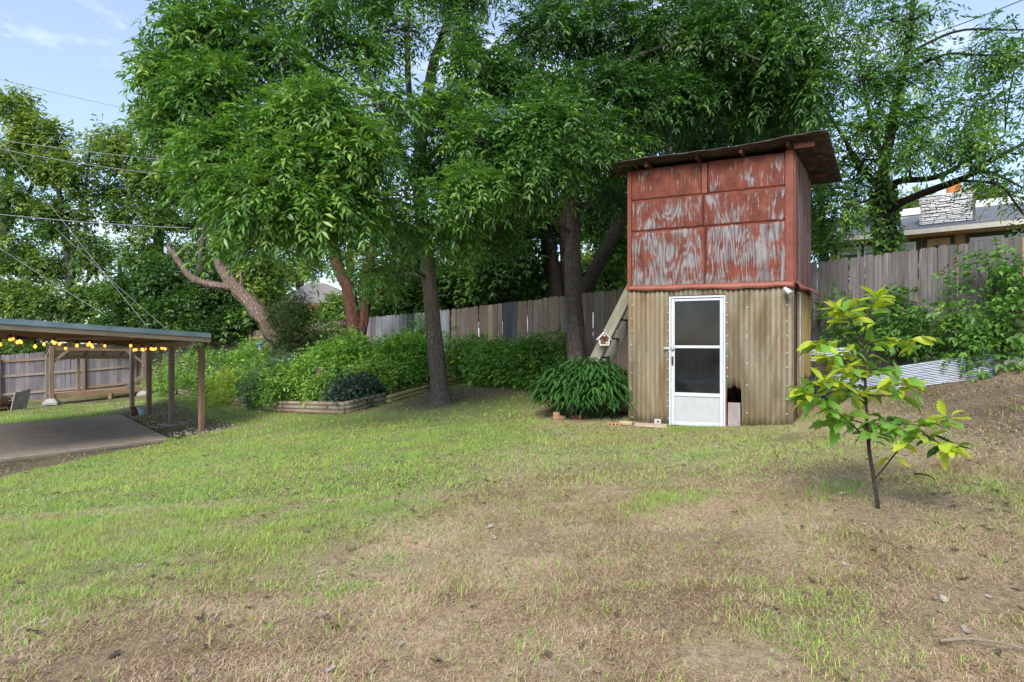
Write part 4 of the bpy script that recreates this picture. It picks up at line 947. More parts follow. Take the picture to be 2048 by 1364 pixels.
# chimney of stacked stone
ca0, ca1 = hp(1842, 440, .1)[0], hp(1946, 440, .1)[0]; czt = hp(1895, 386, .1)[1]; czb = ez+.1
ch = MB().box(hw((ca0+ca1)/2, (czt+czb)/2, -.1-.55), (ca1-ca0-.06, 1.04, czt-czb-.02), AXH).build('chimney', m_plain('dark_mortar', (.16, .15, .15), .95, .05), hs)
M_STONE = m_wood('white_ledge_stone', (.6, .6, .61), (.74, .74, .74), (.84, .84, .84), axis='x', rnd=.25)
rows = 20; rh = (czt-czb)/rows
for r_ in range(rows):
    a = ca0-random.uniform(0, .12)
    while a < ca1:
        L = random.uniform(.14, .38); b = min(a+L, ca1); a_ = max(a, ca0)
        if b-a_ > .03:
            dz = random.uniform(-.012, .012)
            bevel(MB().box(hw((a_+b)/2, czb+rh*(r_+.5)+dz, -.1+random.uniform(-.015, .02)), (b-a_-.014, .08, rh-.012), AXH).build('stone', M_STONE, ch), .01)
        a = b+.001 if b < ca1 else ca1
    if r_ % 1 == 0:
        b = -.14
        while b > -1.1:
            L = random.uniform(.2, .4)
            MB().box(hw(ca0+random.uniform(-.01, .015), czb+rh*(r_+.5), b-L/2), (.07, L-.014, rh-.012), AXH).build('stone', M_STONE, ch); b -= L
MB().box(hw((ca0+ca1)/2, czb+.06, -.03), (ca1-ca0+.12, .08, .15), AXH).build('chimney_flashing', m_plain('dark_flashing', (.07, .075, .09), .5), hs)
ct = hw((ca0+ca1)/2+.1, czt, -.65); MB().lathe(ct, [(.2, 0), (.24, .05), (.17, .12), (.16, .34), (.2, .4), (.14, .4), (.13, .1)], 14).build('chimney_pot', M_ORG, ch, True)
# raised white roof section, roof vent
w0, w1 = hp(1790, 440, 2.4)[0], a1_+.2; wz = ez+1.12
MB().box(hw((w0+w1)/2, wz, -3.7), (w1-w0, 1.6, .2), AXH).build('white_roof_section', M_WHITE, hs); MB().box(hw((w0+w1)/2, wz-.16, -3.7), (w1-w0-.1, 1.5, .12), AXH).build('fascia', M_CREAM, hs)
vz = hp(1742, 442, 2.2); q = hw(vz[0], vz[1]-.1, -2.2); MB().lathe(q, [(.17, -.5), (.17, .06), (.24, .08), (.25, .18), (.13, .25), (0, .26)], 16).build('roof_vent', m_plain('dark_blue_vent', (.10, .12, .155), .5, .4), hs, True)
# ---------------------------------------------------------------- house beyond the left fence
h2 = P(625, 610, 31.0); h2z = P(600, 606, 31)[2]
h2o = empty('neighbour_house', 'low brown house with a hipped grey roof beyond the fence and cedar', 'house', (h2[0], h2[1], .0))
x0, x1 = P(538, 600, 31)[0], P(720, 600, 31)[0]; pk = P(628, 566, 34)
MB().box(((x0+x1)/2, 34.0, h2z/2-.2), (x1-x0-.9, 5.4, h2z+.2)).build('wall', m_plain('brown_siding', (.16, .085, .05), .8, .1, sc=3), h2o)
V = [(x0, 31, h2z), (x1, 31, h2z), (x1, 37, h2z), (x0, 37, h2z), (pk[0]-.3, 34, pk[2]), (pk[0]+.6, 34, pk[2])]
o = obj('roof', V, [(0, 1, 5, 4), (1, 2, 5), (2, 3, 4, 5), (3, 0, 4)], m_plain('brown_grey_shingles', (.27, .24, .225), .9, .1, sc=18), h2o); s = o.modifiers.new('t', 'SOLIDIFY'); s.thickness = .08
MB().box(((x0+x1)/2, 30.98, h2z-.14), (x1-x0, .06, .22)).build('fascia', m_plain('rust_brown_fascia', (.25, .12, .065), .7), h2o)
for xx in (x0+1.0, x0+2.6): MB().box((xx, 31.28, h2z-1.1), (.9, .04, 1.0)).build('window', M_HGL, h2o)

# ---------------------------------------------------------------- overhead cables
M_CABLE = m_plain('pale_grey_cable', (.26, .27, .29), .5, .3, var=.05); M_CABLED = m_plain('dark_cable', (.10, .10, .11), .6, .2, var=.05)
def cable(label, a, b, sag, r_, mat=M_CABLE, twist=0):
    t_ = np.linspace(0, 1, 40)[:, None]; pts = np.asarray(a)*(1-t_)+np.asarray(b)*t_; pts[:, 2] -= sag*4*(t_*(1-t_))[:, 0]
    return tag(MB().tube(pts, r_, 6).build('overhead_cable', mat, None, True), label, 'cable', 'overhead cables across the yard')
cable('thin dark cable high across the open blue sky', P(-260, 90, 26), P(640, 290, 30), .3, .007, M_CABLED)
cable('upper pale cable crossing the treetops beyond the carport', P(-200, 250, 20), P(700, 345, 24), .25, .011)
cable('lower pale cable just under another crossing the treetops', P(-200, 252, 19.7), P(620, 365, 24), .45, .012)
cable('pale cable level with the cedar stub above the carport roof', P(-150, 411, 18), P(380, 456, 21), .1, .014)
cable('steep pale cable slanting down behind the carport corner', P(-40, 228, 18), P(300, 660, 17.5), .05, .006)
cable('steep pale cable slanting down over the rack roof', P(-60, 455, 18), P(215, 632, 17.8), .05, .006)
cable('thin slanting cable ending beyond the carport edge', P(110, 455, 20), P(345, 668, 19.5), .05, .005)
cable('grey cable crossing the sky above the ranch house', P(1700, 118, 15), P(2100, -24, 13), .1, .012, M_CABLED)
# ================================================================ VEGETATION
def unit(v): return v/(np.linalg.norm(v, axis=-1, keepdims=True)+1e-9)
def compound(p, d, L, K, ll, wr, droop, g, fold=.25, bend=.35, spread=1.0, tint=None, two=False):
    """compound leaves: p base, d rachis direction, K pairs + end leaflet, leaflet length ll, width ratio wr. 4 triangles a leaflet."""
    n = len(p); z = np.array([0, 0, 1.0])
    s = unit(np.cross(d, z)+g.normal(0, .25, (n, 3))); u = np.cross(s, d)
    M = 2*K+1
    t = np.r_[np.repeat(np.linspace(.32, .92, K), 2), 1.0] if K else np.array([.15])
    sg = np.r_[np.tile([1, -1], K), 0] if K else np.array([0.])
    Ln = L*g.uniform(.75, 1.2, n)
    base = p[:, None]+d[:, None]*(t[None, :, None]*Ln[:, None, None])-z*(droop*(t**2)[None, :, None]*Ln[:, None, None])
    ld = s[:, None]*(sg*.9*spread)[None, :, None]+d[:, None]*(.55+.45*(sg == 0))[None, :, None]-z*(droop*.9*t)[None, :, None]+g.normal(0, .16, (n, M, 3))
    ld = unit(ld)
    up = unit(u[:, None]+g.normal(0, .35, (n, M, 3)))
    sd = unit(np.cross(ld, up)); up = np.cross(sd, ld)
    l = (ll*g.uniform(.7, 1.2, (n, M))*(Ln/L)[:, None])[..., None]; w = l*wr*.5
    mid = base+ld*l*.45-up*l*fold*.12
    L_ = base+ld*l*.42+sd*w+up*l*fold*.1; R_ = base+ld*l*.42-sd*w+up*l*fold*.1
    tip = base+ld*l*(1-bend*.15)-up*l*bend*.35-z*l*bend*.25
    if two:
        V = np.stack([base, L_, tip, R_], 2).reshape(-1, 3); i = np.arange(n*M)[:, None]*4
        F = np.concatenate([i+[0, 2, 1], i+[0, 3, 2]], 1).reshape(-1, 3)
        return V, F, np.repeat(np.clip(tint[:, None]+g.normal(0, .07, (n, M)), 0, 1).ravel(), 4)
    V = np.stack([base, L_, mid, R_, tip], 2).reshape(-1, 3)
    i = np.arange(n*M)[:, None]*5
    F = np.concatenate([i+[0, 2, 1], i+[0, 3, 2], i+[1, 2, 4], i+[2, 3, 4]], 1).reshape(-1, 3)
    if tint is None: tint = np.full(n, .5)
    tt = np.repeat(np.clip(tint[:, None]+g.normal(0, .07, (n, M)), 0, 1).ravel(), 5)
    return V, F, tt
def simple(p, d, ll, wr, g, tint, fold=.2, bend=.3):
    return compound(p-d*ll*.15, d, ll, 0, ll, wr, .25, g, fold, bend, 1, tint)
class Leaves:
    def __init__(s): s.V = []; s.F = []; s.T = []; s.n = 0
    def add(s, r):
        V, F, T = r; s.V.append(V); s.F.append(F+s.n); s.T.append(T); s.n += len(V)
    def build(s, name, mat, parent): return obj(name, np.concatenate(s.V), np.concatenate(s.F), mat, parent, attrs={'tint': np.concatenate(s.T)}, kind='stuff')
class Tubes:
    def __init__(s): s.V = []; s.F = []; s.n = 0
    def add(s, pts, rad, sides, **kw):
        V, F = tube(pts, rad, sides, **kw); s.V.append(V); s.F.append(F+s.n); s.n += len(V)
    def build(s, name, mat, parent, kind=None): return obj(name, np.concatenate(s.V), np.concatenate(s.F), mat, parent, True, kind=kind)
SPEC = {  # shoot length, leaves per shoot, compound args
 'pecan': dict(shoot=.42, m=7, L=.34, K=4, ll=.125, wr=.29, droop=.42),
 'ash':   dict(shoot=.36, m=6, L=.27, K=3, ll=.10, wr=.36, droop=.25),
 'far':   dict(shoot=.55, m=8, L=.30, K=2, ll=.17, wr=.5, droop=.25),
 'elm':   dict(shoot=.5, m=8, L=.30, K=2, ll=.135, wr=.55, droop=.2),
 'cedar': dict(shoot=.35, m=9, L=.20, K=4, ll=.085, wr=.16, droop=.15),
 'bush':  dict(shoot=.22, m=6, L=.15, K=1, ll=.085, wr=.5, droop=.3),
 'bigbush': dict(shoot=.3, m=7, L=.2, K=2, ll=.10, wr=.48, droop=.35),
}
def shoots(LV, TB, anchors, out, spec, g, tint0, tvar, twig=.006, down=.15, keep_twig=.5, young=.12, two=None):
    "leafy shoots at the anchors, pointing out"
    S = SPEC[spec]; n = len(anchors); m = S['m']; two = (spec != 'pecan' or anchors[:, 1].mean() > 10.3) if two is None else two
    sd = unit(out*.8+g.normal(0, .45, (n, 3))-np.array([0, 0, down]))
    t = (np.arange(m)+.6)/m
    ph = g.uniform(0, 6.28, n)[:, None]+np.arange(m)[None]*2.4
    s1 = unit(np.cross(sd, np.array([.1, .2, 1]))); s2_ = np.cross(sd, s1)
    rad = s1[:, None]*np.cos(ph)[..., None]+s2_[:, None]*np.sin(ph)[..., None]
    p = anchors[:, None]+sd[:, None]*(S['shoot']*t)[None, :, None]*g.uniform(.7, 1.3, (n, 1, 1))
    d = unit(sd[:, None]*(.35+.6*t)[None, :, None]+rad*.85-np.array([0, 0, .18]))
    ti = np.clip(tint0+tvar*g.normal(0, 1, n)[:, None]+.08*(t-.5)[None]+np.where(g.uniform(0, 1, n) < young, .35, 0)[:, None], 0, 1)
    LV.add(compound(p.reshape(-1, 3), d.reshape(-1, 3), S['L'], S['K'], S['ll'], S['wr'], S['droop'], g, two=two, tint=np.broadcast_to(ti, (n, m)).ravel()))
    if TB is not None:
        for i in range(n):
            if g.uniform() < keep_twig: TB.add(np.array([anchors[i]-sd[i]*S['shoot']*.3, anchors[i]+sd[i]*S['shoot']*.5, anchors[i]+sd[i]*S['shoot']]), [twig, twig*.8, twig*.4], 3)
def clump_points(c, r, n, g, shell=.45):
    v = unit(g.normal(0, 1, (n, 3))); q = g.uniform(0, 1, n)**shell
    return c+v*q[:, None]*r, v
def tree(name, label, cat, trunks, clumps, spec, bark, leafmat, seed, group=None, dens=1.0, tint=.5, tvar=.13, ridge=.05, young=.12, keep_twig=.45, sides=18, ivy=None, down=.15, branch_r=.05, flat=1.0):
    """trunks: list of polylines [(x, y, Y, radius)], clumps: [(x, y, Y, rx, ry, n, tint offset)] in photograph positions and metres away"""
    g = np.random.default_rng(seed)
    b0 = P(*trunks[0][0][:3]); root = empty(name, label, cat, b0, group)
    TR = Tubes(); nodes = []
    for ti, tr in enumerate(trunks):
        pts = np.array([P(x, y, Y) for x, y, Y, r in tr]); rr = np.array([r for *_, r in tr])
        n = max(8, int(np.linalg.norm(np.diff(pts, axis=0), axis=1).sum()/.12)); pc = catmull(pts, n); rc = np.interp(np.linspace(0, len(rr)-1, n), np.arange(len(rr)), rr)
        if ti == 0:
            f = np.linspace(0, np.linalg.norm(np.diff(pts, axis=0), axis=1).sum(), n); rc = rc*(1+.35*np.exp(-f/.18))
        TR.add(pc, rc, sides if rc.max() > .06 else 10, rough=.06, seed=seed+ti, ridge=ridge)
        nodes.append(np.c_[pc, rc][n//3:] if ti == 0 else np.c_[pc, rc])
    nodes = np.concatenate(nodes)
    LV = Leaves(); TB = Tubes()
    TR.build('trunk', bark, root)
    for (x, y, Y, rx, ry, n, dt) in clumps:
        c = P(x, y, Y); r = np.array([rx/FPX*Y, rx/FPX*Y*.85, ry/FPX*Y]); mg = SPEC[spec]['shoot']*.55+SPEC[spec]['L']*.5; r = np.maximum(r-mg, .4*r); r[2] *= flat
        dist = np.linalg.norm(nodes[:, :3]-c, axis=1)+np.maximum(nodes[:, 2]-c[2], 0)*1.5
        j = int(np.argmin(dist)); a = nodes[j, :3]; br = min(nodes[j, 3]*.55, branch_r)
        mid = (a+c)/2+np.array([0, 0, .12*np.linalg.norm(c-a)])+g.normal(0, .08, 3)
        cur = catmull([a, mid, c, c+(c-mid)*.4], 14); TB.add(cur, np.linspace(br, .012, 14), 7, rough=.05, seed=seed)
        n = int(n*dens*(.8 if spec in ('far', 'elm') else 1)); 
        # sub-branches inside the clump, each carrying shoots
        nsub = max(3, n//9); sub, sv = clump_points(c, r*.85, nsub, g, .4)
        for q in sub:
            k_ = cur[g.integers(5, 14)]; TB.add(catmull([k_, (k_+q)/2+g.normal(0, .07, 3)+np.array([0, 0, .06]), q], 6), np.linspace(min(br*.5, .018), .005, 6), 4)
        an, av = clump_points(c, r, n, g, .42)
        an2 = sub[g.integers(0, nsub, n)]; an = an*.45+(an2+g.normal(0, 1, (n, 3))*r*.22)*.55
        shoots(LV, TB, an, unit(an-c+np.array([0, 0, .05])), spec, g, tint+dt, tvar, keep_twig=keep_twig, young=young, down=down)
    TB.build('branches', bark, root, 'stuff')
    LV.build('crown', leafmat, root)
    return root
M_PECAN = m_leaf('pecan_leaf', (.028, .068, .018), (.062, .155, .032), (.20, .36, .06), .34, .36, .5)
M_PECAN2 = m_leaf('sunny_pecan_leaf', (.035, .085, .02), (.085, .20, .04), (.26, .40, .07), .36, .36, .5)
M_FARL = m_leaf('far_tree_leaf', (.05, .10, .028), (.125, .22, .05), (.42, .46, .09), .38, .45, .3)
M_DARKL = m_leaf('shaded_tree_leaf', (.03, .068, .02), (.068, .15, .034), (.2, .34, .06), .38, .4, .4)  # darker greens: shade on trees behind the fences put into the leaf colour
M_CEDAR = m_leaf('cedar_spray', (.03, .055, .02), (.065, .105, .033), (.15, .18, .05), .15, .6, .2)
B_PECAN = m_bark('grey_brown_pecan_bark', (.155, .125, .105), (.36, .305, .265), 1.0)
B_DARK = m_bark('dark_tree_bark', (.05, .04, .034), (.12, .10, .085), 1.0)
B_CEDAR = m_bark('red_brown_shaggy_bark', (.13, .065, .045), (.24, .14, .105), .8)
B_DEAD = m_bark('bleached_dead_cedar', (.24, .175, .14), (.66, .57, .5), .55)
B_GREY = m_bark('lichen_grey_bark', (.10, .095, .08), (.21, .20, .17), 1.0)

# --- the leaning pecan in the middle of the yard (trunk stands at x 883)
gA_ = ground_at(883, 806)
YA = gA_[1]
tree('pecan_tree', 'tall pecan with slanting grey trunk on the lawn in front of the bed', 'tree',
  [[(884, 812, YA, .19), (876, 740, YA, .165), (866, 650, YA, .15), (858, 560, YA, .14), (848, 470, YA-.1, .13), (838, 380, YA-.2, .125), (845, 250, YA-.3, .11), (865, 140, YA-.4, .09), (900, 20, YA-.5, .07), (910, -120, YA-.6, .04)],
   [(838, 390, YA-.2, .085), (800, 300, YA-.6, .075), (760, 200, YA-1.0, .06), (700, 90, YA-1.4, .045), (660, -30, YA-1.6, .03)],
   [(846, 300, YA-.3, .07), (818, 180, YA-.2, .06), (815, 60, YA, .05), (820, -60, YA, .03)],
   [(800, 310, YA-.6, .06), (700, 270, YA-1.6, .045), (600, 240, YA-2.4, .03), (480, 230, YA-3, .02), (400, 200, YA-3.2, .012)],
   [(760, 205, YA-1, .045), (640, 130, YA-2, .035), (540, 60, YA-2.6, .025), (440, 100, YA-3, .015)],
   [(842, 420, YA-.2, .05), (780, 400, YA-1.4, .035), (700, 400, YA-2.4, .028), (600, 400, YA-3, .02)],
   [(846, 330, YA-.3, .05), (920, 260, YA-1.2, .035), (980, 240, YA-1.8, .02)]],
  [(390, 60, 9.4, 70, 55, 120, 0), (350, 150, 9.3, 60, 50, 110, -.02), (430, 180, 9.0, 90, 70, 150, 0), (370, 250, 9.2, 60, 50, 100, -.05), (470, 60, 9.6, 90, 70, 110, 0), (560, 120, 9.6, 95, 70, 110, -.05),
   (600, 20, 10, 110, 60, 90, -.05), (450, 300, 8.8, 90, 55, 150, .0), (540, 260, 8.8, 90, 70, 170, .02), (640, 230, 8.6, 90, 70, 190, .12), (700, 300, 8.6, 70, 60, 130, .10), (610, 330, 8.4, 90, 60, 170, .14), (520, 390, 8.4, 90, 55, 160, .08),
   (430, 370, 8.8, 60, 50, 80, .02), (600, 415, 8.4, 80, 50, 130, .14), (690, 405, 8.6, 70, 50, 100, .06), (530, 440, 8.6, 55, 35, 50, .05), (495, 500, 8.7, 28, 36, 14, .02), (630, 475, 8.8, 45, 30, 30, .04), 
   (710, 120, 10.5, 90, 70, 70, -.08), (790, 60, 11, 80, 60, 44, -.08), (750, 210, 9.6, 60, 45, 50, .0), (890, 60, 11.2, 80, 60, 50, -.1), (950, 130, 11, 80, 60, 110, -.1), (900, 230, 10.4, 80, 60, 120, .0), (960, 280, 10, 70, 60, 100, .02),
   (870, 330, 10.6, 60, 50, 80, -.04), (780, 440, 9.6, 60, 40, 70, .03), (890, 420, 9.8, 75, 45, 100, .05), (960, 385, 9.8, 70, 50, 95, .04), (760, 590, 13.4, 30, 24, 14, .1), (905, 475, 10.2, 60, 22, 26, .04), (750, 540, 11.2, 44, 34, 26, .06),
   (480, -50, 10, 140, 50, 150, 0), (700, -40, 11, 140, 50, 150, -.05), (920, -50, 11.5, 120, 50, 120, -.05)],
  'pecan', B_PECAN, M_PECAN2, 11, 'pecan trees over the yard', dens=.50, tint=.56, young=.12, flat=.6)
# --- pecan by the fence next to the shed
YB = 12.6
gB_ = H((1150-1024)/FPX*YB, YB); yb0 = 682-(float(gB_)-CAMZ)/YB*FPX
tree('pecan_tree', 'upright pecan with straight dark trunk between the fence and the ladder', 'tree',
  [[(1156, yb0, YB, .2), (1151, 690, YB, .175), (1147, 560, YB, .155), (1146, 430, YB, .145), (1143, 360, YB-.1, .135), (1158, 290, YB-.2, .10), (1160, 180, YB-.3, .09), (1168, 60, YB-.4, .075), (1172, -120, YB-.5, .05)],
   [(1146, 405, YB, .075), (1118, 350, YB-.5, .055), (1085, 310, YB-1.2, .04), (1040, 290, YB-2, .02)],
   [(1146, 345, YB-.1, .07), (1180, 320, YB-.6, .05), (1220, 270, YB-1.2, .035), (1290, 240, YB-2, .02)],
   [(1158, 230, YB-.2, .06), (1135, 120, YB-.2, .05), (1130, 0, YB-.2, .035), (1120, -80, YB, .02)],
   [(1160, 200, YB-.3, .06), (1260, 120, YB-1, .045), (1400, 80, YB-1.6, .03), (1520, 120, YB-2.2, .015)],
   [(1165, 100, YB-.3, .05), (1300, 40, YB-.6, .035), (1450, 20, YB-1, .02)]],
  [(1100, 60, 12, 110, 80, 150, -.1), (1220, 60, 12, 110, 80, 150, -.1), (1340, 60, 11.5, 110, 80, 160, -.06), (1460, 60, 11, 110, 80, 170, -.04), (1570, 90, 10.5, 80, 80, 130, .0), (1640, 170, 10.5, 45, 70, 70, .02),
   (1030, 170, 11.5, 80, 70, 110, -.08), (1110, 190, 10.6, 80, 60, 110, .0), (1230, 170, 11, 90, 70, 130, -.1), (1330, 190, 11, 90, 70, 130, -.1), (1440, 180, 11.6, 90, 60, 140, -.06), (1540, 190, 11.4, 70, 55, 110, .02), (1600, 220, 11.6, 50, 40, 50, .02),
   (1060, 280, 10, 80, 55, 120, .08), (1120, 250, 9.8, 70, 40, 90, .12), (1040, 360, 10.2, 70, 50, 90, .03), (1090, 330, 9.8, 60, 40, 70, .1), (1215, 262, 10.8, 60, 34, 60, .06), (1190, 330, 11.6, 60, 50, 60, -.06), (1230, 400, 12.4, 45, 45, 46, -.06),
   (1010, 450, 11, 55, 45, 60, .0), (1350, 280, 13.0, 80, 35, 80, -.06), (1450, 260, 13.2, 90, 40, 90, -.05), (1540, 260, 13.2, 60, 40, 60, -.03),
   (1150, -50, 12.5, 150, 50, 140, -.1), (1400, -50, 12, 160, 50, 150, -.05), (1600, -30, 11, 100, 50, 90, 0)],
  'pecan', B_PECAN, M_PECAN, 12, 'pecan trees over the yard', dens=.5, tint=.46, young=.07, flat=.75)
# --- ivy clad tree behind the right fence
YC = 13.2; gC_ = float(H((1780-1024)/FPX*YC, YC)); yc0 = 682-(gC_-CAMZ)/YC*FPX
tc_ = tree('pecan_tree', 'airy pecan with ivy clad trunk rising behind the fence before the ranch house', 'tree',
  [[(1782, yc0, YC, .2), (1779, 560, YC, .19), (1775, 470, YC, .18), (1766, 400, YC, .165), (1768, 340, YC, .12), (1790, 220, YC-.2, .09), (1815, 100, YC-.4, .06), (1830, -40, YC-.5, .035)],
   [(1772, 425, YC, .085), (1810, 402, YC-.3, .075), (1870, 378, YC-.7, .065), (1930, 355, YC-1, .055), (1985, 320, YC-1.2, .045), (2060, 280, YC-1.4, .03), (2120, 240, YC-1.5, .02)],
   [(1767, 385, YC, .08), (1800, 362, YC-.3, .065), (1870, 355, YC-.6, .05), (1940, 318, YC-.9, .035), (2010, 270, YC-1.1, .02)],
   [(1765, 380, YC, .08), (1735, 350, YC-.3, .06), (1705, 310, YC-.5, .05), (1690, 280, YC-.6, .03), (1650, 220, YC-.7, .02)],
   [(1767, 395, YC, .045), (1720, 405, YC-.5, .03), (1670, 420, YC-.9, .015)],
   [(1768, 330, YC, .06), (1740, 230, YC+.3, .045), (1720, 120, YC+.4, .03)],
   [(1735, 352, YC-.3, .03), (1700, 330, YC, .025), (1660, 335, YC+.2, .015)]],
  [(1700, 60, 12.6, 60, 60, 80, .05), (1780, 40, 12.8, 60, 60, 60, .02), (1860, 40, 12.8, 50, 45, 36, .04), (1720, 160, 12.4, 60, 60, 75, .04), (1800, 150, 12.4, 60, 50, 70, .04), (1880, 130, 12.4, 55, 45, 44, .06), (1960, 110, 12, 70, 40, 60, .1), (2030, 130, 11.8, 60, 40, 50, .1), (2010, 60, 12, 60, 35, 26, .06),
   (1700, 250, 12.4, 50, 50, 50, .0), (1780, 250, 12.2, 70, 60, 90, .04), (1860, 240, 12, 60, 50, 64, .06), (1930, 210, 11.8, 60, 45, 46, .05), (2010, 200, 11.8, 55, 35, 30, .04), (1750, 320, 12.6, 50, 45, 46, .0), (1840, 300, 11.8, 70, 40, 90, .05), (1920, 285, 11.6, 60, 40, 60, .05), (1990, 290, 11.6, 60, 45, 50, .03),
   (1680, 330, 13, 55, 50, 44, .0), (1650, 410, 12.6, 40, 35, 34, .0), (1695, 425, 12.2, 45, 22, 24, .03), (1660, 470, 12.8, 40, 35, 30, -.02), (1990, 365, 11.6, 50, 22, 20, .03), (2035, 370, 11.4, 45, 25, 24, .05), (2045, 300, 11.6, 30, 50, 20, 0), (2040, 420, 11.6, 40, 25, 18, .05), (1650, 510, 12.6, 35, 25, 20, .05), (1730, -30, 12.8, 140, 40, 90, 0), (2070, 230, 12, 30, 60, 20, 0)],
  'pecan', B_DARK, M_PECAN2, 13, 'pecan trees over the yard', dens=.27, flat=.6, tint=.52, young=.12, branch_r=.03)
# ivy on that trunk
g = np.random.default_rng(5); n = 900
t_ = g.uniform(0, 1, n); yy = 545-t_*175+g.normal(0, 6, n); xx = np.interp(yy, [400, 470, 560], [1766, 1775, 1779]); th = g.uniform(0, 6.28, n); rr_ = .19+np.abs(g.normal(0, .06, n))*(.6+.8*(1-t_))
pc_ = np.array([P(a, b, YC) for a, b in zip(xx, yy)])+np.c_[np.cos(th)*rr_, np.sin(th)*rr_, np.zeros(n)]
LV = Leaves(); LV.add(simple(pc_, unit(np.c_[np.cos(th)*.5+g.normal(0, .3, n), np.sin(th)*.5+g.normal(0, .3, n), -.6*np.ones(n)]), .105, .85, g, np.clip(.55+g.normal(0, .18, n), 0, 1)))
LV.build('ivy', M_PECAN2, tc_)

# --- forked cedar-like tree in the bed before the silvery fence
YD = 16.2; gD_ = float(GH((712-1024)/FPX*YD, YD)); yd0 = 682-(gD_-CAMZ)/YD*FPX
tree('forked_tree', 'red brown forked tree rising from the bed before the silvery fence', 'tree',
  [[(712, yd0, YD, .26), (712, 690, YD, .22), (704, 620, YD, .17), (697, 580, YD, .155), (680, 545, YD, .14), (668, 500, YD, .13), (655, 420, YD, .11), (640, 320, YD, .08), (620, 200, YD, .05)],
   [(716, 690, YD, .14), (728, 640, YD, .12), (735, 570, YD, .11), (742, 510, YD, .10), (752, 460, YD, .085), (745, 380, YD, .07), (760, 300, YD, .05)],
   [(742, 515, YD, .06), (765, 500, YD-.3, .045), (775, 470, YD-.5, .03)]],
  [(690, 440, 16.4, 70, 40, 70, -.05), (750, 420, 16, 60, 60, 80, -.08), (640, 400, 16, 70, 70, 90, -.1), (680, 320, 16.5, 80, 70, 100, -.12), (770, 300, 16.5, 60, 60, 70, -.1), (620, 300, 16.5, 70, 70, 80, -.1), (600, 480, 16.4, 50, 50, 50, -.05), (760, 560, 15.8, 45, 35, 40, .02)],
  'ash', B_CEDAR, M_PECAN, 14, dens=.9, tint=.45, ridge=.09)
# --- bleached leaning cedar
YE = 17.6; ge_ = float(GH((585-1024)/FPX*YE, YE)); ye0 = 682-(ge_-CAMZ)/YE*FPX
tree('dead_cedar', 'bleached leaning cedar trunk with a broken stub and one long bare limb', 'tree',
  [[(592, ye0, YE, .2), (578, 708, YE, .19), (548, 668, YE, .185), (528, 636, YE, .18), (500, 605, YE, .165), (470, 575, YE, .16), (450, 548, YE, .13), (438, 528, YE, .09), (434, 516, YE, .05)],
   [(472, 578, YE, .10), (445, 572, YE-.1, .085), (410, 568, YE-.1, .08), (380, 552, YE-.1, .078), (362, 528, YE-.1, .07), (345, 505, YE-.1, .06), (334, 492, YE-.1, .045)],
   [(352, 512, YE-.1, .035), (368, 497, YE, .03), (392, 488, YE+.1, .022), (405, 470, YE+.1, .012)],
   [(478, 580, YE, .035), (483, 560, YE, .03), (480, 540, YE, .02)]],
  [(560, 630, 17.4, 28, 30, 30, 0)], 'cedar', B_DEAD, M_CEDAR, 15, ridge=.2, sides=26, tint=.45)
# --- trees beyond the fences
def far(label, trunk, clumps, seed, spec='far', leaf=None, bark=None, dens=1.0, tint=.5, young=.12, name='broadleaf_tree', group='trees beyond the fences'):
    return tree(name, label, 'tree', trunk, clumps, spec, bark or B_GREY, leaf or M_FARL, seed, group, dens=dens, tint=tint, young=young, keep_twig=.25, sides=12, branch_r=.06)
far('yellow green oak at the edge of the far fence with open sky above', [[(-40, 760, 27, .3), (-20, 600, 27, .25), (10, 420, 27, .18), (30, 250, 27, .08)], [(0, 480, 27, .12), (60, 380, 26.5, .08), (90, 280, 26.5, .04)]],
    [(20, 215, 26, 55, 50, 90, .18), (70, 260, 26, 50, 45, 80, .2), (10, 300, 26, 70, 50, 100, .08), (80, 330, 26, 50, 50, 70, .1), (20, 400, 26, 70, 60, 110, 0), (90, 430, 26, 60, 60, 90, -.02), (20, 500, 26, 70, 60, 110, -.05), (20, 590, 26, 60, 50, 90, -.02), (-60, 320, 27, 70, 120, 120, .05)], 21, dens=.9)
far('slender airy tree with a dark double trunk seen above the rack', [[(150, 770, 26, .26), (146, 640, 26, .22), (140, 560, 26, .19), (132, 470, 26, .14), (118, 380, 26, .1), (112, 280, 26, .05)], [(142, 580, 26, .12), (150, 480, 26, .1), (170, 380, 26, .06), (180, 300, 26, .04)], [(146, 620, 26, .08), (175, 560, 26, .06), (215, 510, 26, .04)]],
    [(112, 275, 26, 35, 45, 40, .12), (130, 340, 26, 50, 45, 60, .04), (170, 360, 26, 50, 45, 60, .04), (190, 310, 26, 45, 40, 44, .1), (140, 420, 26, 60, 45, 80, -.02), (90, 520, 26, 60, 50, 90, -.06), (170, 500, 26, 70, 50, 100, -.08), (130, 590, 25.5, 80, 50, 110, -.08), (60, 600, 25.5, 60, 45, 70, 0), (200, 600, 25.5, 70, 45, 100, -.05)], 22, dens=.85)
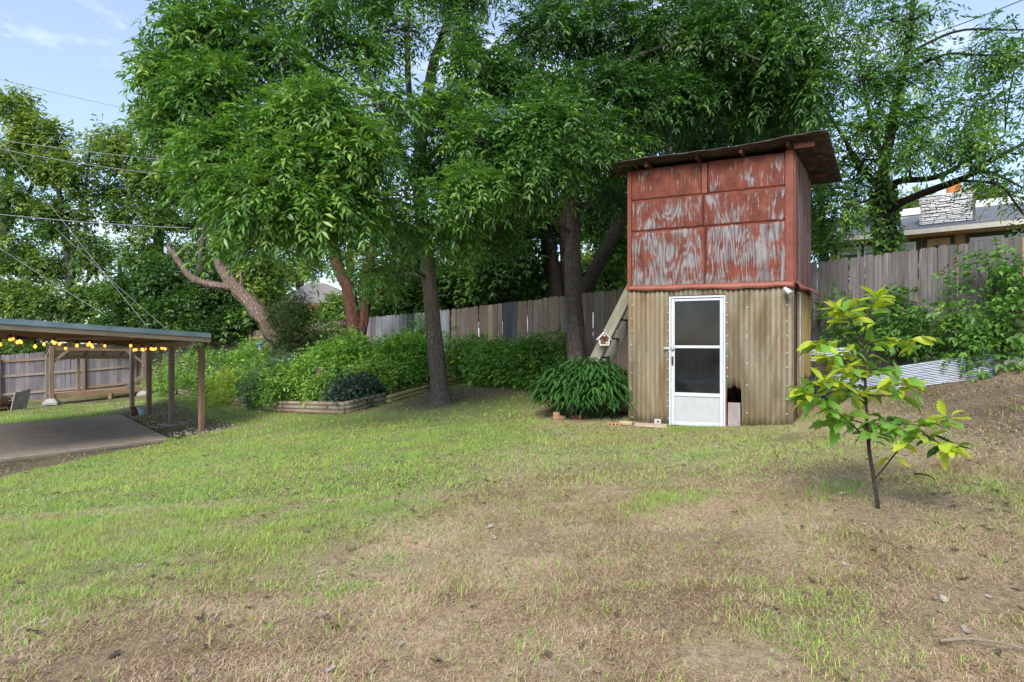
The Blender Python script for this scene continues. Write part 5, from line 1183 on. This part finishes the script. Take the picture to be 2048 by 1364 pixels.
far('oak with yellow young growth at its top between the far fence and the dead cedar', [[(300, 760, 28, .32), (305, 620, 28, .26), (318, 480, 28, .2), (330, 360, 28, .13), (330, 240, 28, .05)], [(318, 470, 28, .12), (270, 380, 27.5, .08), (235, 320, 27.5, .05), (215, 280, 27.5, .03)], [(322, 440, 28, .1), (380, 340, 27.5, .07), (400, 260, 27.5, .04)]],
    [(225, 275, 27, 50, 45, 70, .16), (260, 320, 27, 55, 45, 80, .06), (290, 235, 27, 35, 45, 50, .14), (330, 280, 27, 60, 50, 80, .16), (390, 290, 27, 60, 60, 90, .1), (300, 360, 26.5, 60, 40, 80, -.02), (360, 370, 26.5, 70, 45, 90, -.02), (250, 420, 26.5, 60, 40, 70, -.04), (330, 440, 26.5, 70, 50, 100, -.05), (420, 420, 27, 60, 60, 80, 0), (280, 500, 26.5, 60, 50, 80, -.08), (390, 520, 26.5, 70, 60, 100, -.1), (240, 380, 27, 50, 30, 40, .0)], 23, dens=.95)
far('dense dark evergreen thicket tree behind the dead cedar limb', [[(390, 760, 25, .24), (395, 640, 25, .2), (400, 540, 25, .15), (410, 450, 25, .08)], [(396, 620, 25, .1), (440, 560, 25, .08), (470, 500, 25, .04)]],
    [(330, 560, 24.6, 70, 60, 130, -.12), (400, 600, 24.4, 80, 60, 150, -.12), (460, 560, 24.6, 60, 70, 130, -.06), (330, 630, 24.4, 70, 45, 120, -.1), (420, 650, 24, 80, 35, 120, -.1), (270, 590, 24.8, 60, 60, 110, -.1), (240, 650, 24.6, 70, 35, 90, -.05), (490, 640, 24.4, 50, 50, 80, 0), (470, 480, 25, 50, 50, 70, -.02)], 24, leaf=M_DARKL, tint=.5, dens=1.05)
far('vine covered upright tree between the dead cedar and the neighbour roof', [[(530, 740, 24, .2), (528, 600, 24, .17), (522, 500, 24, .12), (520, 420, 24, .06)]],
    [(525, 450, 23.6, 40, 50, 60, .05), (522, 530, 23.4, 24, 45, 60, .0), (528, 600, 23.4, 24, 40, 60, .04), (480, 430, 24, 45, 60, 60, .02), (560, 560, 24.5, 40, 50, 50, .1)], 25, tint=.5)
far('bright green tree behind the neighbour house roof', [[(600, 700, 38, .3), (600, 560, 38, .25), (600, 450, 38, .12)]],
    [(560, 540, 37.5, 60, 50, 90, .18), (630, 530, 37.5, 60, 45, 90, .2), (600, 460, 37.5, 70, 60, 100, .1), (690, 530, 37.5, 50, 50, 70, .16), (540, 610, 37, 40, 40, 50, .15)], 26, tint=.5)
far('leafy tree leaning over the silvery fence behind the slanting pecan', [[(800, 760, 19.5, .2), (798, 620, 19.5, .17), (805, 540, 19.5, .13), (815, 450, 19.5, .07)], [(800, 600, 19.5, .09), (850, 540, 19.5, .07), (900, 500, 19.5, .04)]],
    [(760, 560, 19, 50, 40, 80, .02), (800, 600, 18.8, 60, 35, 90, .0), (830, 540, 19, 60, 45, 90, -.04), (900, 560, 18.6, 60, 45, 100, -.08), (940, 500, 18.8, 70, 50, 100, -.1), (860, 600, 18.6, 50, 30, 70, -.05), (960, 570, 18, 55, 40, 90, -.1), (800, 480, 19, 60, 50, 80, -.06)], 27, spec='elm', leaf=M_DARKL, tint=.5, dens=1.1)
far('dark elm with three clustered trunks behind the brown fence', [[(1118, 720, 17, .22), (1116, 600, 17, .19), (1105, 520, 17, .18), (1088, 450, 17, .16), (1075, 380, 17, .12), (1060, 280, 17, .07)], [(1100, 720, 17.2, .14), (1102, 600, 17.2, .12), (1090, 500, 17.2, .11), (1092, 400, 17.2, .09), (1110, 300, 17.2, .06)], [(1132, 720, 17.1, .17), (1132, 600, 17.1, .15), (1130, 500, 17.1, .14), (1128, 400, 17.1, .1), (1150, 250, 17.1, .06)], [(1092, 480, 17, .08), (1050, 460, 16.6, .06), (1000, 500, 16.4, .04), (975, 530, 16.4, .02)]],
    [(1000, 540, 16.6, 50, 35, 90, -.12), (1050, 480, 16.8, 60, 60, 130, -.14), (1040, 400, 16.8, 60, 60, 120, -.14), (1060, 550, 17.5, 45, 30, 60, -.05), (1110, 440, 17.8, 40, 50, 70, -.12), (1080, 330, 17, 60, 60, 110, -.12), (990, 450, 17, 50, 60, 90, -.12), (1040, 300, 17.5, 70, 60, 100, -.1), (1180, 300, 17.5, 70, 60, 100, -.1), (940, 350, 17.5, 70, 70, 100, -.1)], 28, spec='elm', leaf=M_DARKL, bark=B_DARK, tint=.5, dens=1.1)
far('tree with a thick limb slanting towards the shed behind the brown fence', [[(1150, 720, 15.4, .2), (1158, 620, 15.4, .19), (1175, 570, 15.4, .18), (1205, 510, 15.4, .17), (1245, 440, 15.4, .16), (1290, 370, 15.4, .13), (1340, 300, 15.4, .1), (1372, 200, 15.4, .08), (1378, 60, 15.4, .06)], [(1345, 300, 15.4, .07), (1460, 220, 15.4, .05), (1560, 200, 15.4, .03)]],
    [(1215, 560, 16.6, 45, 22, 40, .1), (1200, 470, 17, 40, 50, 60, .0), (1235, 500, 17, 30, 60, 50, .12), (1200, 400, 16.6, 50, 50, 80, -.1), (1250, 340, 16.4, 60, 50, 90, -.1), (1300, 260, 16, 80, 50, 110, -.06), (1400, 250, 16, 80, 50, 110, .02), (1500, 230, 16, 80, 60, 110, .05), (1420, 150, 16, 90, 60, 110, .04), (1560, 150, 16, 80, 60, 100, .05), (1290, 150, 16, 80, 60, 100, -.05), (1600, 260, 16, 60, 50, 70, .06)], 29, spec='elm', leaf=M_DARKL, bark=B_DARK, tint=.52, dens=1.05)
far('bright leafy tree filling the gap far behind the brown fence', [[(1220, 740, 24, .25), (1220, 600, 24, .2), (1215, 480, 24, .12)]],
    [(1200, 540, 23.5, 60, 45, 80, .22), (1240, 480, 23.5, 50, 50, 70, .2), (1180, 460, 23.5, 50, 50, 60, .14), (1150, 540, 23.5, 50, 40, 60, .1), (1040, 570, 24, 60, 30, 60, .1), (960, 560, 24, 60, 35, 60, .06), (1220, 400, 24, 60, 60, 70, .1), (1100, 420, 24.5, 60, 60, 60, .0)], 30, tint=.55)
far('leafy tree beside the shed behind the fence and the ranch house corner', [[(1655, 680, 14.4, .14), (1650, 560, 14.4, .12), (1645, 460, 14.4, .08), (1640, 380, 14.4, .05)]],
    [(1640, 500, 14.2, 35, 30, 46, -.02), (1665, 460, 14.2, 35, 30, 40, .0), (1632, 430, 14.4, 30, 35, 40, -.04), (1630, 360, 14.4, 40, 40, 50, -.05), (1700, 380, 14.6, 40, 35, 36, -.02)], 31, spec='ash', leaf=M_PECAN, tint=.5, dens=.9)
for j, (x, y, Y, rx, ry, lab) in enumerate([(1750, 425, 40, 70, 40, 'distant tree rounded behind the dark roof vent'), (1980, 390, 40, 70, 45, 'distant tree rising behind the white chimney'), (1835, 405, 42, 60, 45, 'distant tree between the ivy trunk and the white chimney'), (60, 560, 45, 110, 110, 'distant tree filling the gap under the yellow green oak'), (430, 500, 45, 120, 130, 'distant tree behind the dark evergreen thicket'), (860, 520, 40, 110, 90, 'distant tree behind the silvery fence'), (240, 520, 46, 110, 110, 'distant tree behind the slender double trunk'), (700, 420, 42, 120, 120, 'distant tree seen between the two yard pecans')]):
    far(lab, [[(x, 700, Y, .3), (x, (y+700)/2, Y, .25), (x, y, Y, .1)]], [(x, y, Y-.5, rx, ry, 150, .05), (x-rx*.5, y+ry*.5, Y-.5, rx*.6, ry*.6, 80, 0), (x+rx*.5, y+ry*.6, Y-.5, rx*.6, ry*.6, 80, 0)], 40+j, tint=.52, dens=1.0)

for j, (x, y, Y, rx, ry, lab) in enumerate([(40, 690, 27, 70, 40, 'low green thicket behind the far fence near the leaning board'), (-60, 650, 28, 80, 60, 'low green thicket behind the far fence beyond the firewood'), (760, 625, 21, 60, 30, 'low dark thicket behind the silvery fence'), (860, 600, 21, 60, 40, 'low dark thicket behind the slanting pecan and the fence'), (960, 590, 19, 60, 35, 'low dark thicket behind the tan fence board'), (1060, 570, 19.5, 60, 35, 'low dark thicket behind the three clustered trunks'), (1200, 560, 18, 60, 30, 'low thicket behind the fence near the shed'), (470, 650, 27, 70, 40, 'low thicket behind the far fence beyond the path light'), (590, 640, 26, 60, 40, 'low thicket in front of the neighbour house wall'), (680, 620, 24, 40, 40, 'low thicket beside the neighbour house eave')]):
    X_ = (x-1024)/FPX*Y; yb = 682-(float(H(X_, Y))-CAMZ)/Y*FPX
    far(lab, [[(x, yb, Y, .07), (x+4, (y+yb)/2, Y, .06), (x, y, Y, .03)]], [(x, y, Y, rx, ry, 110, -.02), (x-rx*.6, y+ry*.5, Y, rx*.6, ry*.8, 60, -.02), (x+rx*.6, y+ry*.6, Y, rx*.6, ry*.8, 60, -.02)], 60+j, spec='elm', leaf=M_DARKL if 700 < x else M_FARL, tint=.5, name='thicket_shrub', group='thickets behind the fences')
# --- shrubs
M_BUSH = m_leaf('shrub_leaf', (.05, .13, .027), (.15, .32, .05), (.42, .55, .08), .36, .45, .35)
M_BUSHY = m_leaf('yellow_green_shrub_leaf', (.08, .17, .03), (.2, .36, .055), (.45, .52, .1), .32, .45, .35)
M_BLUEG = m_leaf('blue_green_feathery_leaf', (.06, .12, .055), (.11, .2, .095), (.2, .3, .16), .25, .6, .2)
M_SAGE = m_leaf('dark_grey_green_leaf', (.022, .045, .03), (.05, .085, .06), (.12, .17, .13), .2, .5, .3)
M_STEM = m_bark('shrub_stem', (.08, .07, .035), (.17, .15, .08), 2.0)
def bush(name, label, x, y, Y, rx, ry, n, mat, tint=.5, spec='bush', seed=0, group='shrubs in the planted bed', cat='shrub', lumps=5, zb=None, down=.1):
    "y: base on the ground"
    g = np.random.default_rng(100+seed); X = (x-1024)/FPX*Y; z0 = float(GH(X, Y)) if zb is None else zb
    root = empty(name, label, cat, (X, Y, z0), group); r = np.array([rx/FPX*Y, rx/FPX*Y*.8, ry/FPX*Y]); TB = Tubes(); LV = Leaves()
    base = np.array([X, Y, z0])
    for l in range(lumps):
        c = base+np.array([g.uniform(-.55, .55)*r[0], g.uniform(-.55, .55)*r[1], g.uniform(.25, .6)*r[2]]) if l else base+np.array([0, 0, .35*r[2]])
        rr_ = r*(g.uniform(.45, .7) if l else .8)
        an, av = clump_points(c, rr_, n//lumps, g, .3); ok = an[:, 2] > z0+.02; an = an[ok]; 
        shoots(LV, None, an, unit(av[ok]+np.array([0, 0, .35])), spec, g, tint, .13, young=.1, down=down)
        for i in range(5):
            q = an[g.integers(0, len(an))]; TB.add(catmull([base+g.normal(0, .03, 3)*[1, 1, 0], (base+q)/2+g.normal(0, .03, 3), q], 6), np.linspace(.012, .004, 6), 4)
    TB.build('stem', M_STEM, root, 'stuff'); LV.build('foliage', mat, root); return root
bush('leafy_shrub', 'broad yellow green shrub next to the carport post at the bed end', 400, 0, 19.15, 88, 66, 322, M_BUSHY, .45, seed=1)
bush('leafy_shrub', 'mid green shrub in front of the blue capped path light', 480, 0, 18.75, 77, 63, 273, M_BUSH, .5, seed=2)
bush('leafy_shrub', 'bright shrub at the far end of the bed near the rack pier', 345, 0, 20.65, 49, 42, 146, M_BUSHY, .35, seed=3)
bush('leafy_shrub', 'green shrub at the foot of the bleached cedar trunk', 560, 0, 16.75, 66, 56, 234, M_BUSH, .5, seed=4)
bush('leafy_shrub', 'rounded green shrub beside the sawn stump', 612, 0, 15.05, 66, 56, 254, M_BUSH, .55, seed=5)
bush('leafy_shrub', 'large green shrub in front of the forked tree', 720, 0, 14.95, 99, 81, 508, M_BUSH, .5, 'bigbush', seed=6)
bush('leafy_shrub', 'green shrub between the forked tree and the slanting pecan', 800, 0, 15.15, 82, 74, 390, M_BUSH, .47, 'bigbush', seed=7)
bush('leafy_shrub', 'low bright shrub spilling over the log edging', 590, 0, 14.45, 60, 42, 234, M_BUSHY, .4, seed=8)
bush('leafy_shrub', 'low green shrub behind the dark grey green plant', 690, 0, 14.05, 57, 41, 195, M_BUSH, .55, seed=9)
bush('leafy_shrub', 'low green shrub just behind the slanting pecan trunk', 800, 0, 14.15, 66, 49, 224, M_BUSH, .45, seed=10)
for j_, (x_, Y_, rx_, ry_, m_, lab_) in enumerate([(430, 17.2, 45, 40, M_BUSHY, 'low bright bed plant behind the wispy pale plant'), (510, 16.0, 45, 44, M_BUSH, 'low bed plant between the wispy and the feathery plants'), (640, 15.6, 50, 60, M_BUSH, 'leafy bed plant just behind the sawn stump'), (760, 14.0, 45, 44, M_BUSHY, 'low bright bed plant behind the logs near the slanting pecan'), (840, 15.0, 45, 52, M_BUSH, 'low bed plant behind the base of the slanting pecan'), (655, 13.75, 34, 30, M_BUSHY, 'low bright plant in front of the sawn stump')]):
    bush('bed_plant', lab_, x_, 0, Y_, rx_, ry_, 170, m_, .48, 'bush', 40+j_, 'low plants in the planted bed', 'plant')
bush('feathery_plant', 'feathery blue green plant leaning over the log edging', 545, 0, 15.05, 46, 46, 254, M_BLUEG, .5, 'cedar', 11, 'low plants in the planted bed', 'plant')
bush('grassy_plant', 'pale yellow green wispy plant near the carport post', 460, 0, 16.45, 49, 31, 165, M_BUSHY, .85, 'cedar', 12, 'low plants in the planted bed', 'plant')
bush('dark_sage_plant', 'dark grey green spreading plant at the bed corner on the logs', 705, 0, 13.10, 57, 31, 254, M_SAGE, .4, 'bush', 13, 'low plants in the planted bed', 'plant')
bush('flowering_plant', 'dusty blue flowering plant behind the feathery one', 585, 0, 16.15, 44, 46, 165, m_leaf('dusty_blue_bloom', (.06, .12, .05), (.13, .2, .13), (.24, .28, .38), .25, .5, .3), .6, 'cedar', 14, 'low plants in the planted bed', 'plant')
bush('leafy_shrub', 'green shrub below the brown fence near the log edging end', 930, 0, 15.10, 60, 68, 255, M_BUSH, .42, 'bigbush', seed=15, group='shrubs along the brown fence')
bush('leafy_shrub', 'green shrub below the fresh tan fence board', 1000, 0, 14.20, 60, 57, 238, M_BUSH, .42, 'bigbush', seed=16, group='shrubs along the brown fence')
bush('leafy_shrub', 'tall green shrub climbing the brown fence near the straight pecan', 1085, 0, 13.50, 50, 79, 255, M_BUSH, .36, 'bigbush', seed=17, group='shrubs along the brown fence')
bush('leafy_shrub', 'low green shrub between the tall shrub and the tan fence board', 1045, 0, 13.60, 50, 54, 178, M_BUSH, .42, 'bush', seed=18, group='shrubs along the brown fence')
bush('leafy_shrub', 'dark shrub against the silvery fence beside the slanting pecan', 842, 0, 16.15, 37, 103, 234, M_BUSH, .38, 'bush', seed=19, group='shrubs along the brown fence')
bush('leafy_shrub', 'tall climber shrub under the neighbour house eave', 650, 0, 18.35, 49, 116, 322, M_BUSH, .45, 'bush', seed=20)
bush('young_cedar', 'young dark cedar bush growing beside the bleached trunk', 597, 0, 16.9, 42, 160, 420, M_CEDAR, .45, 'cedar', 21, 'shrubs in the planted bed', 'shrub', 7)
bush('leafy_shrub', 'tangled shrub against the far fence below the evergreen thicket', 540, 0, 22.65, 55, 63, 195, M_BUSH, .5, 'bigbush', 22)
bush('leafy_shrub', 'shrub under the shed side by the metal sheet', 1640, 0, 10.30, 24, 40, 59, M_SAGE, .5, 'bush', 23, 'shrubs along the brown fence')
# vines on the right fence
def vine(label, cl, seed, zb):
    g = np.random.default_rng(seed); x, y, Y, *_ = cl[0]; root = empty('fence_vine', label, 'vine', P(x, y, Y), 'vines on the weathered fence'); LV = Leaves(); TB = Tubes(); base = P(cl[0][0], zb, cl[0][2])
    for (x, y, Y, rx, ry, n, dt) in cl:
        c = P(x, y, Y); r = np.array([rx/FPX*Y, .22, ry/FPX*Y]); an, av = clump_points(c, r, n, g, .45)
        an = an[:max(4, int(n*.21))]; n = len(an); av = av[:n]; an[:, 1] -= .05
        shoots(LV, None, an, unit(av+np.array([0, -.9, .2])), 'bigbush', g, .36+dt, .12, young=.04)
        for i in range(3): TB.add(catmull([base, (base+c)/2+g.normal(0, .1, 3), an[g.integers(0, n)]], 7), np.linspace(.012, .004, 7), 4)
    TB.build('stem', M_STEM, root, 'stuff'); LV.build('foliage', M_BUSH, root)
vine('big leafy vine climbing the weathered fence near the drain pipe', [(1985, 690, 9.6, 60, 45, 130, -.05), (2030, 620, 9.4, 50, 60, 130, 0), (1960, 620, 9.75, 50, 40, 90, 0), (1985, 560, 9.65, 30, 40, 50, .1), (1960, 530, 9.8, 22, 14, 16, -.05), (2000, 525, 9.65, 24, 10, 14, 0), (1905, 590, 10.0, 45, 10, 24, -.05), (1925, 670, 9.9, 35, 35, 60, 0)], 51, 715)
vine('low leafy vine spreading behind the young oak', [(1800, 635, 10.75, 50, 45, 110, -.12), (1850, 662, 10.5, 45, 28, 80, -.05), (1740, 645, 11.1, 50, 40, 100, -.1), (1790, 672, 10.75, 60, 20, 70, -.08), (1870, 660, 10.3, 20, 40, 40, 0), (1660, 650, 11.5, 35, 50, 80, -.08), (1815, 620, 10.7, 25, 16, 20, -.1)], 52, 715)
# --- clump of long leaves by the ladder
g = np.random.default_rng(61); gcl = ground_at(1165, 832, 8, 13); gcl = np.array([(1172-1024)/FPX*10.75, 10.75, float(H((1172-1024)/FPX*10.75, 10.75))])
cl = empty('long_leaf_clump', 'dense clump of long arching dark green leaves at the ladder foot', 'plant', gcl)
n = 2600; th = g.uniform(0, 6.283, n); q = g.uniform(0, 1, n)**.5
pb = gcl+np.c_[np.cos(th)*q*.80, np.sin(th)*q*.46, np.zeros(n)]; hh = .1+.95*np.sqrt(np.clip(1-q**2*.8, .05, 1))*g.uniform(.15, 1, n)**.6
pb[:, 2] += hh; az = th+g.normal(0, .8, n); d = np.c_[np.cos(az), np.sin(az), g.uniform(-.1, .9, n)]; d = unit(d); ln = g.uniform(.16, .30, n)
sd_ = unit(np.cross(d, (0, 0, 1.)))
V = []; S_ = 5
for j in range(S_+1):
    t_ = j/S_; w_ = (.016*math.sin(math.pi*min(1, t_*.92+.08))**.7+.001); c_ = pb+d*(ln*t_)[:, None]-np.array([0, 0, 1.])*(ln*1.0*t_**2)[:, None]*.75
    V += [c_-sd_*w_+(0, 0, .004), c_-(0, 0, .003), c_+sd_*w_+(0, 0, .004)]
V = np.stack(V, 1); nv = V.shape[1]; F = []
for j in range(S_):
    a = j*3; F += [[a, a+1, a+4], [a, a+4, a+3], [a+1, a+2, a+5], [a+1, a+5, a+4]]
F = (np.arange(n)[:, None, None]*nv+np.array(F)[None]).reshape(-1, 3)
obj('foliage', V.reshape(-1, 3), F, m_leaf('glossy_long_leaf', (.024, .075, .02), (.05, .145, .032), (.12, .26, .05), .25, .34, .5), cl, attrs={'tint': np.repeat(np.clip(.5+g.normal(0, .18, n), 0, 1), nv)}, kind='stuff')
TB = Tubes()
for i in range(0, n, 14): TB.add(np.array([[pb[i, 0]*.6+gcl[0]*.4, pb[i, 1]*.6+gcl[1]*.4, gcl[2]], pb[i]]), [.008, .005], 4)
TB.build('stem', m_bark('green_stem', (.05, .09, .03), (.09, .15, .05), 2), cl, 'stuff')
# --- young oak in front
gs = ground_at(1757, 1020, 3, 7); YS = gs[1]
sap = empty('oak_sapling', 'young oak sapling with large bright yellow green leaves on the lawn', 'tree', gs)
B_SAP = m_bark('sapling_bark', (.075, .06, .05), (.17, .145, .125), 3)
def leaf_mesh(seed, mat, lobes=7):
    g = np.random.default_rng(seed); m = 15; t = np.linspace(0, 1, m); prof = .29*np.sin(np.pi*np.clip(t, 0, 1)**1.25)**.8; prof[0] = .012; prof[-1] = 0
    prof = prof*(1+.085*np.where(np.arange(m) % 2, 1, -1)*(t > .1)*(t < .95)); bend = g.uniform(.1, .45); tw = g.uniform(-.3, .3)
    V, F = [], []
    for i in range(m):
        z = -bend*t[i]**2+.05*math.sin(t[i]*5+seed); w_ = prof[i]
        V += [(-w_, t[i]-.03*(i % 2 == 0), z+w_*.35+tw*w_), (0, t[i], z), (w_, t[i]-.03*(i % 2 == 0), z+w_*.35-tw*w_)]
    for i in range(m-1):
        a = i*3; F += [(a, a+1, a+4, a+3), (a+1, a+2, a+5, a+4)]
    V = [(0, -.12, .01)]+V; F = [tuple(x+1 for x in f) for f in F]+[(0, 2, 1), (0, 3, 2)]
    return mesh('leaf', V, F, mat, True)
def m_leaf2(name, c, trans=.45):
    k = NT(name); oi = k.n('ObjectInfo'); hs = k.n('HueSaturation', None, Color=c, Value=k.math('ADD', k.math('MULTIPLY', oi.outputs['Random'], .5), .75), Hue=k.math('ADD', k.math('MULTIPLY', oi.outputs['Random'], .03), .485))
    vn = k.noise(k.coord((9, 9, 9)), 1, 4); cc = k.mix(k.ramp(vn, [(.3, 0), (.7, .35)]), hs, tuple(x*.7 for x in c))
    b = k.bsdf(cc, .4, .45); t = k.n('BsdfTranslucent', None, Color=k.mix(1, cc, (1.2, 1.2, .5, 1), 'MULTIPLY')); mm = k.n('MixShader', None, Fac=trans)
    k.t.links.new(b.outputs[0], mm.inputs[1]); k.t.links.new(t.outputs[0], mm.inputs[2]); k.t.links.new(mm.outputs[0], k.out.inputs[0]); return k.m
LM_Y = [leaf_mesh(i, m) for m in [m_leaf2('young_oak_leaf', (.46, .54, .05))] for i in range(4)]
LM_G = [leaf_mesh(10+i, m) for m in [m_leaf2('mature_oak_leaf', (.19, .37, .055))] for i in range(4)]
LM_D = [leaf_mesh(20+i, m) for m in [m_leaf2('shaded_oak_leaf', (.05, .13, .035))] for i in range(3)]
g = np.random.default_rng(77); TB = Tubes()
stem = [(1757, 1024), (1748, 960), (1738, 900), (1733, 830), (1731, 770), (1729, 720), (1727, 680), (1735, 640), (1742, 612)]
stem = [P(x, y, YS) for x, y in stem]; sc_ = catmull(stem, 40); TB.add(sc_, np.linspace(.014, .004, 40), 8, rough=.1)
twigs = [((1728, 690), (1700, 640), (1680, 622), -.05, 'Y', 13), ((1735, 640), (1745, 615), (1755, 598), .05, 'Y', 12), ((1730, 720), (1680, 690), (1640, 690), -.2, 'Y', 12), ((1727, 690), (1770, 680), (1835, 680), .15, 'Y', 13), ((1730, 735), (1690, 720), (1660, 720), .2, 'Y', 11), ((1731, 760), (1700, 745), (1690, 735), -.3, 'Y', 9),
         ((1732, 800), (1690, 770), (1650, 765), -.25, 'Y', 12), ((1733, 810), (1690, 780), (1625, 800), .1, 'Y', 12), ((1737, 880), (1680, 830), (1610, 790), -.2, 'G', 15), ((1732, 780), (1780, 770), (1800, 760), -.3, 'Y', 10), ((1733, 790), (1790, 790), (1820, 770), .2, 'Y', 11),
         ((1738, 880), (1790, 850), (1840, 850), -.3, 'G', 9), ((1748, 960), (1830, 870), (1900, 900), -.45, 'Y', 12), ((1736, 870), (1760, 850), (1770, 840), .1, 'G', 8), ((1737, 890), (1745, 870), (1765, 865), -.15, 'G', 7), ((1730, 730), (1740, 700), (1750, 690), .25, 'G', 8), ((1731, 760), (1740, 740), (1760, 740), .3, 'G', 8), ((1732, 790), (1720, 770), (1700, 790), .3, 'G', 8), ((1729, 700), (1700, 670), (1690, 665), .25, 'D', 7), ((1735, 850), (1700, 840), (1660, 850), .1, 'G', 8), ((1860, 850), (1880, 845), (1900, 835), -.4, 'Y', 7), ((1840, 860), (1870, 885), (1890, 892), -.35, 'D', 6)]
for (a, b, c, dy, kd, n) in twigs:
    pts = catmull([P(*a, YS), P(*b, YS+dy*.5), P(*c, YS+dy)], 10); TB.add(pts, np.linspace(.0065, .0025, 10), 6)
    n = int(n*1.95)
    for i in range(n):
        f = .22+.78*(i+.5)/(n*.72) if i < n*.72 else g.uniform(.84, 1.0); p_ = pts[min(9, int(f*9.99))]
        dirv = unit(pts[-1]-pts[3]); az_ = 2.4*i+g.uniform(-.4, .4)
        rad = np.array([math.cos(az_), math.sin(az_), .25*math.sin(az_*2)]); dv = unit(dirv*(.7 if i >= n*.5 else .35)+rad*.85+np.array([0, 0, g.uniform(-.35, .25)]))
        kk = kd if g.uniform() < .75 else ('G' if kd == 'Y' else 'Y' if kd == 'G' and i > n*.6 else kd)
        me = {'Y': LM_Y, 'G': LM_G, 'D': LM_D}[kk]; o = bpy.data.objects.new('leaf', me[g.integers(0, len(me))]); link(o, sap)
        y_ = Vector(dv); x_ = y_.cross(Vector((g.normal(0, .35), g.normal(0, .35), 1))).normalized(); z_ = x_.cross(y_)
        from mathutils import Matrix
        o.rotation_euler = Matrix((x_, y_, z_)).transposed().to_euler(); s_ = g.uniform(.085, .175)*(1.0 if kk != 'Y' or i < n*.7 else .9); o.scale = (s_*.72, s_, s_); o.location = Vector(p_+dv*.012)-sap.location
TB.build('trunk', B_SAP, sap)

# --- fallen leaves, twigs
g = np.random.default_rng(88); n = 6000; Y = np.sqrt(g.uniform(2.1**2, 9.5**2, n)); X = g.uniform(-.86, .86, n)*Y
wgt = np.clip(.28+.5*fbm(X*1.3, Y*1.3, 31)+.5*sstep(3.2, 4.6, X-.25*(Y-5))+.3*(1-sstep(2.5, 4, Y)), .04, 1); kp = (g.uniform(0, 1, n) < wgt); X, Y = X[kp], Y[kp]; n = len(X)
su_, sv_ = slab_uv(X, Y); kp = ~((su_ > 0) & (sv_ > 0)); X, Y = X[kp], Y[kp]; n = len(X)
out = []; m = 7; t = np.linspace(0, 1, m); wv_ = np.array([.04, .2, .1, .34, .14, .3, 0.02])
az = g.uniform(0, 6.28, n); sc = .016+.05*g.uniform(0, 1, n)**2.2; curl = g.uniform(.1, .9, n); tl = g.uniform(-.5, .5, n)
dx = np.c_[np.cos(az), np.sin(az), tl*.4]; sx_ = np.c_[-np.sin(az), np.cos(az), g.uniform(-.4, .4, n)]
b = np.c_[X, Y, H(X, Y)+.008+g.uniform(0, .012, n)]; V = []
for j in range(m):
    c_ = b+dx*(sc*(t[j]-.5))[:, None]+np.array([0, 0, 1.])*(sc*curl*(t[j]-.5)**2)[:, None]
    V += [c_-sx_*(sc*wv_[j])[:, None]+np.array([0, 0, 1.])*(sc*curl*wv_[j]*.6)[:, None], c_, c_+sx_*(sc*wv_[j])[:, None]+np.array([0, 0, 1.])*(sc*curl*wv_[j]*.6)[:, None]]
V = np.stack(V, 1); nv = V.shape[1]; F = []
for j in range(m-1):
    a = j*3; F += [[a, a+1, a+4], [a, a+4, a+3], [a+1, a+2, a+5], [a+1, a+5, a+4]]
F = (np.arange(n)[:, None, None]*nv+np.array(F)[None]).reshape(-1, 3)
k = NT('dead_oak_leaf'); a = k.n('Attribute', {'attribute_name': 'tint'}); k.bsdf(k.ramp(a.outputs['Fac'], [(0, (.055, .038, .03)), (.4, (.14, .10, .075)), (.7, (.22, .175, .14)), (1, (.34, .3, .265))]), .8, .2)
tag(obj('fallen_leaves', V.reshape(-1, 3), F, k.m, attrs={'tint': np.repeat(g.uniform(0, 1, n)**1.3, nv)}), 'scattered dry brown and grey oak leaves on the lawn', 'leaves', kind='stuff')
# mulch chips and twigs on the bare ground
n = 9000; Y = np.sqrt(g.uniform(2.3**2, 17**2, n)); X = g.uniform(-.86, .86, n)*Y; gr, de = cover(X, Y); su_, sv_ = slab_uv(X, Y)
kp = (g.uniform(0, 1, n) < (1-de)*1.0) & ~((su_ > 0) & (sv_ > 0) & (sv_ < 5.6)) & (bed_inside(X, Y) < .1); X, Y = X[kp], Y[kp]; n = len(X); az = g.uniform(0, 6.28, n); L_ = g.uniform(.02, .12, n)
d = np.c_[np.cos(az), np.sin(az), g.uniform(-.15, .2, n)]; s_ = np.c_[-np.sin(az), np.cos(az), np.zeros(n)]; b = np.c_[X, Y, H(X, Y)+.02]; w_ = g.uniform(.003, .011, n)[:, None]
V = np.stack([b-d*L_[:, None]*.5, b+s_*w_, b+d*L_[:, None]*.5, b-s_*w_, b+np.array([0, 0, 1])*w_*.9], 1); i = np.arange(n)[:, None]*5
F = np.concatenate([i+[0, 4, 1], i+[1, 4, 2], i+[2, 4, 3], i+[3, 4, 0]], 1).reshape(-1, 3)
tag(obj('mulch_chips', V.reshape(-1, 3), np.ascontiguousarray(F[:, ::-1]), k.m, attrs={'tint': np.repeat(g.uniform(0, .9, n), 5)}), 'brown bark mulch and twig litter on bare soil', 'mulch', kind='stuff')
for (xa, ya, xb_, yb_, lab) in ((1880, 1296, 2060, 1316, 'long bent twig lying on the dry grass'), (1830, 955, 1870, 968, 'short dark twig on the litter near the young oak')):
    a, b = ground_at(xa, ya, 2, 8)+(0, 0, .03), ground_at(xb_, yb_, 2, 8)+(0, 0, .03)
    tag(MB().tube(catmull([a, a+(b-a)*.35+(0, .02, .012), a+(b-a)*.7-(0, .01, -.02), b], 10), np.linspace(.009, .004, 10), 7).build('twig', M_DARK if xa < 1850 else M_LOG, None, True), lab, 'twig', 'twigs lying on the grass')
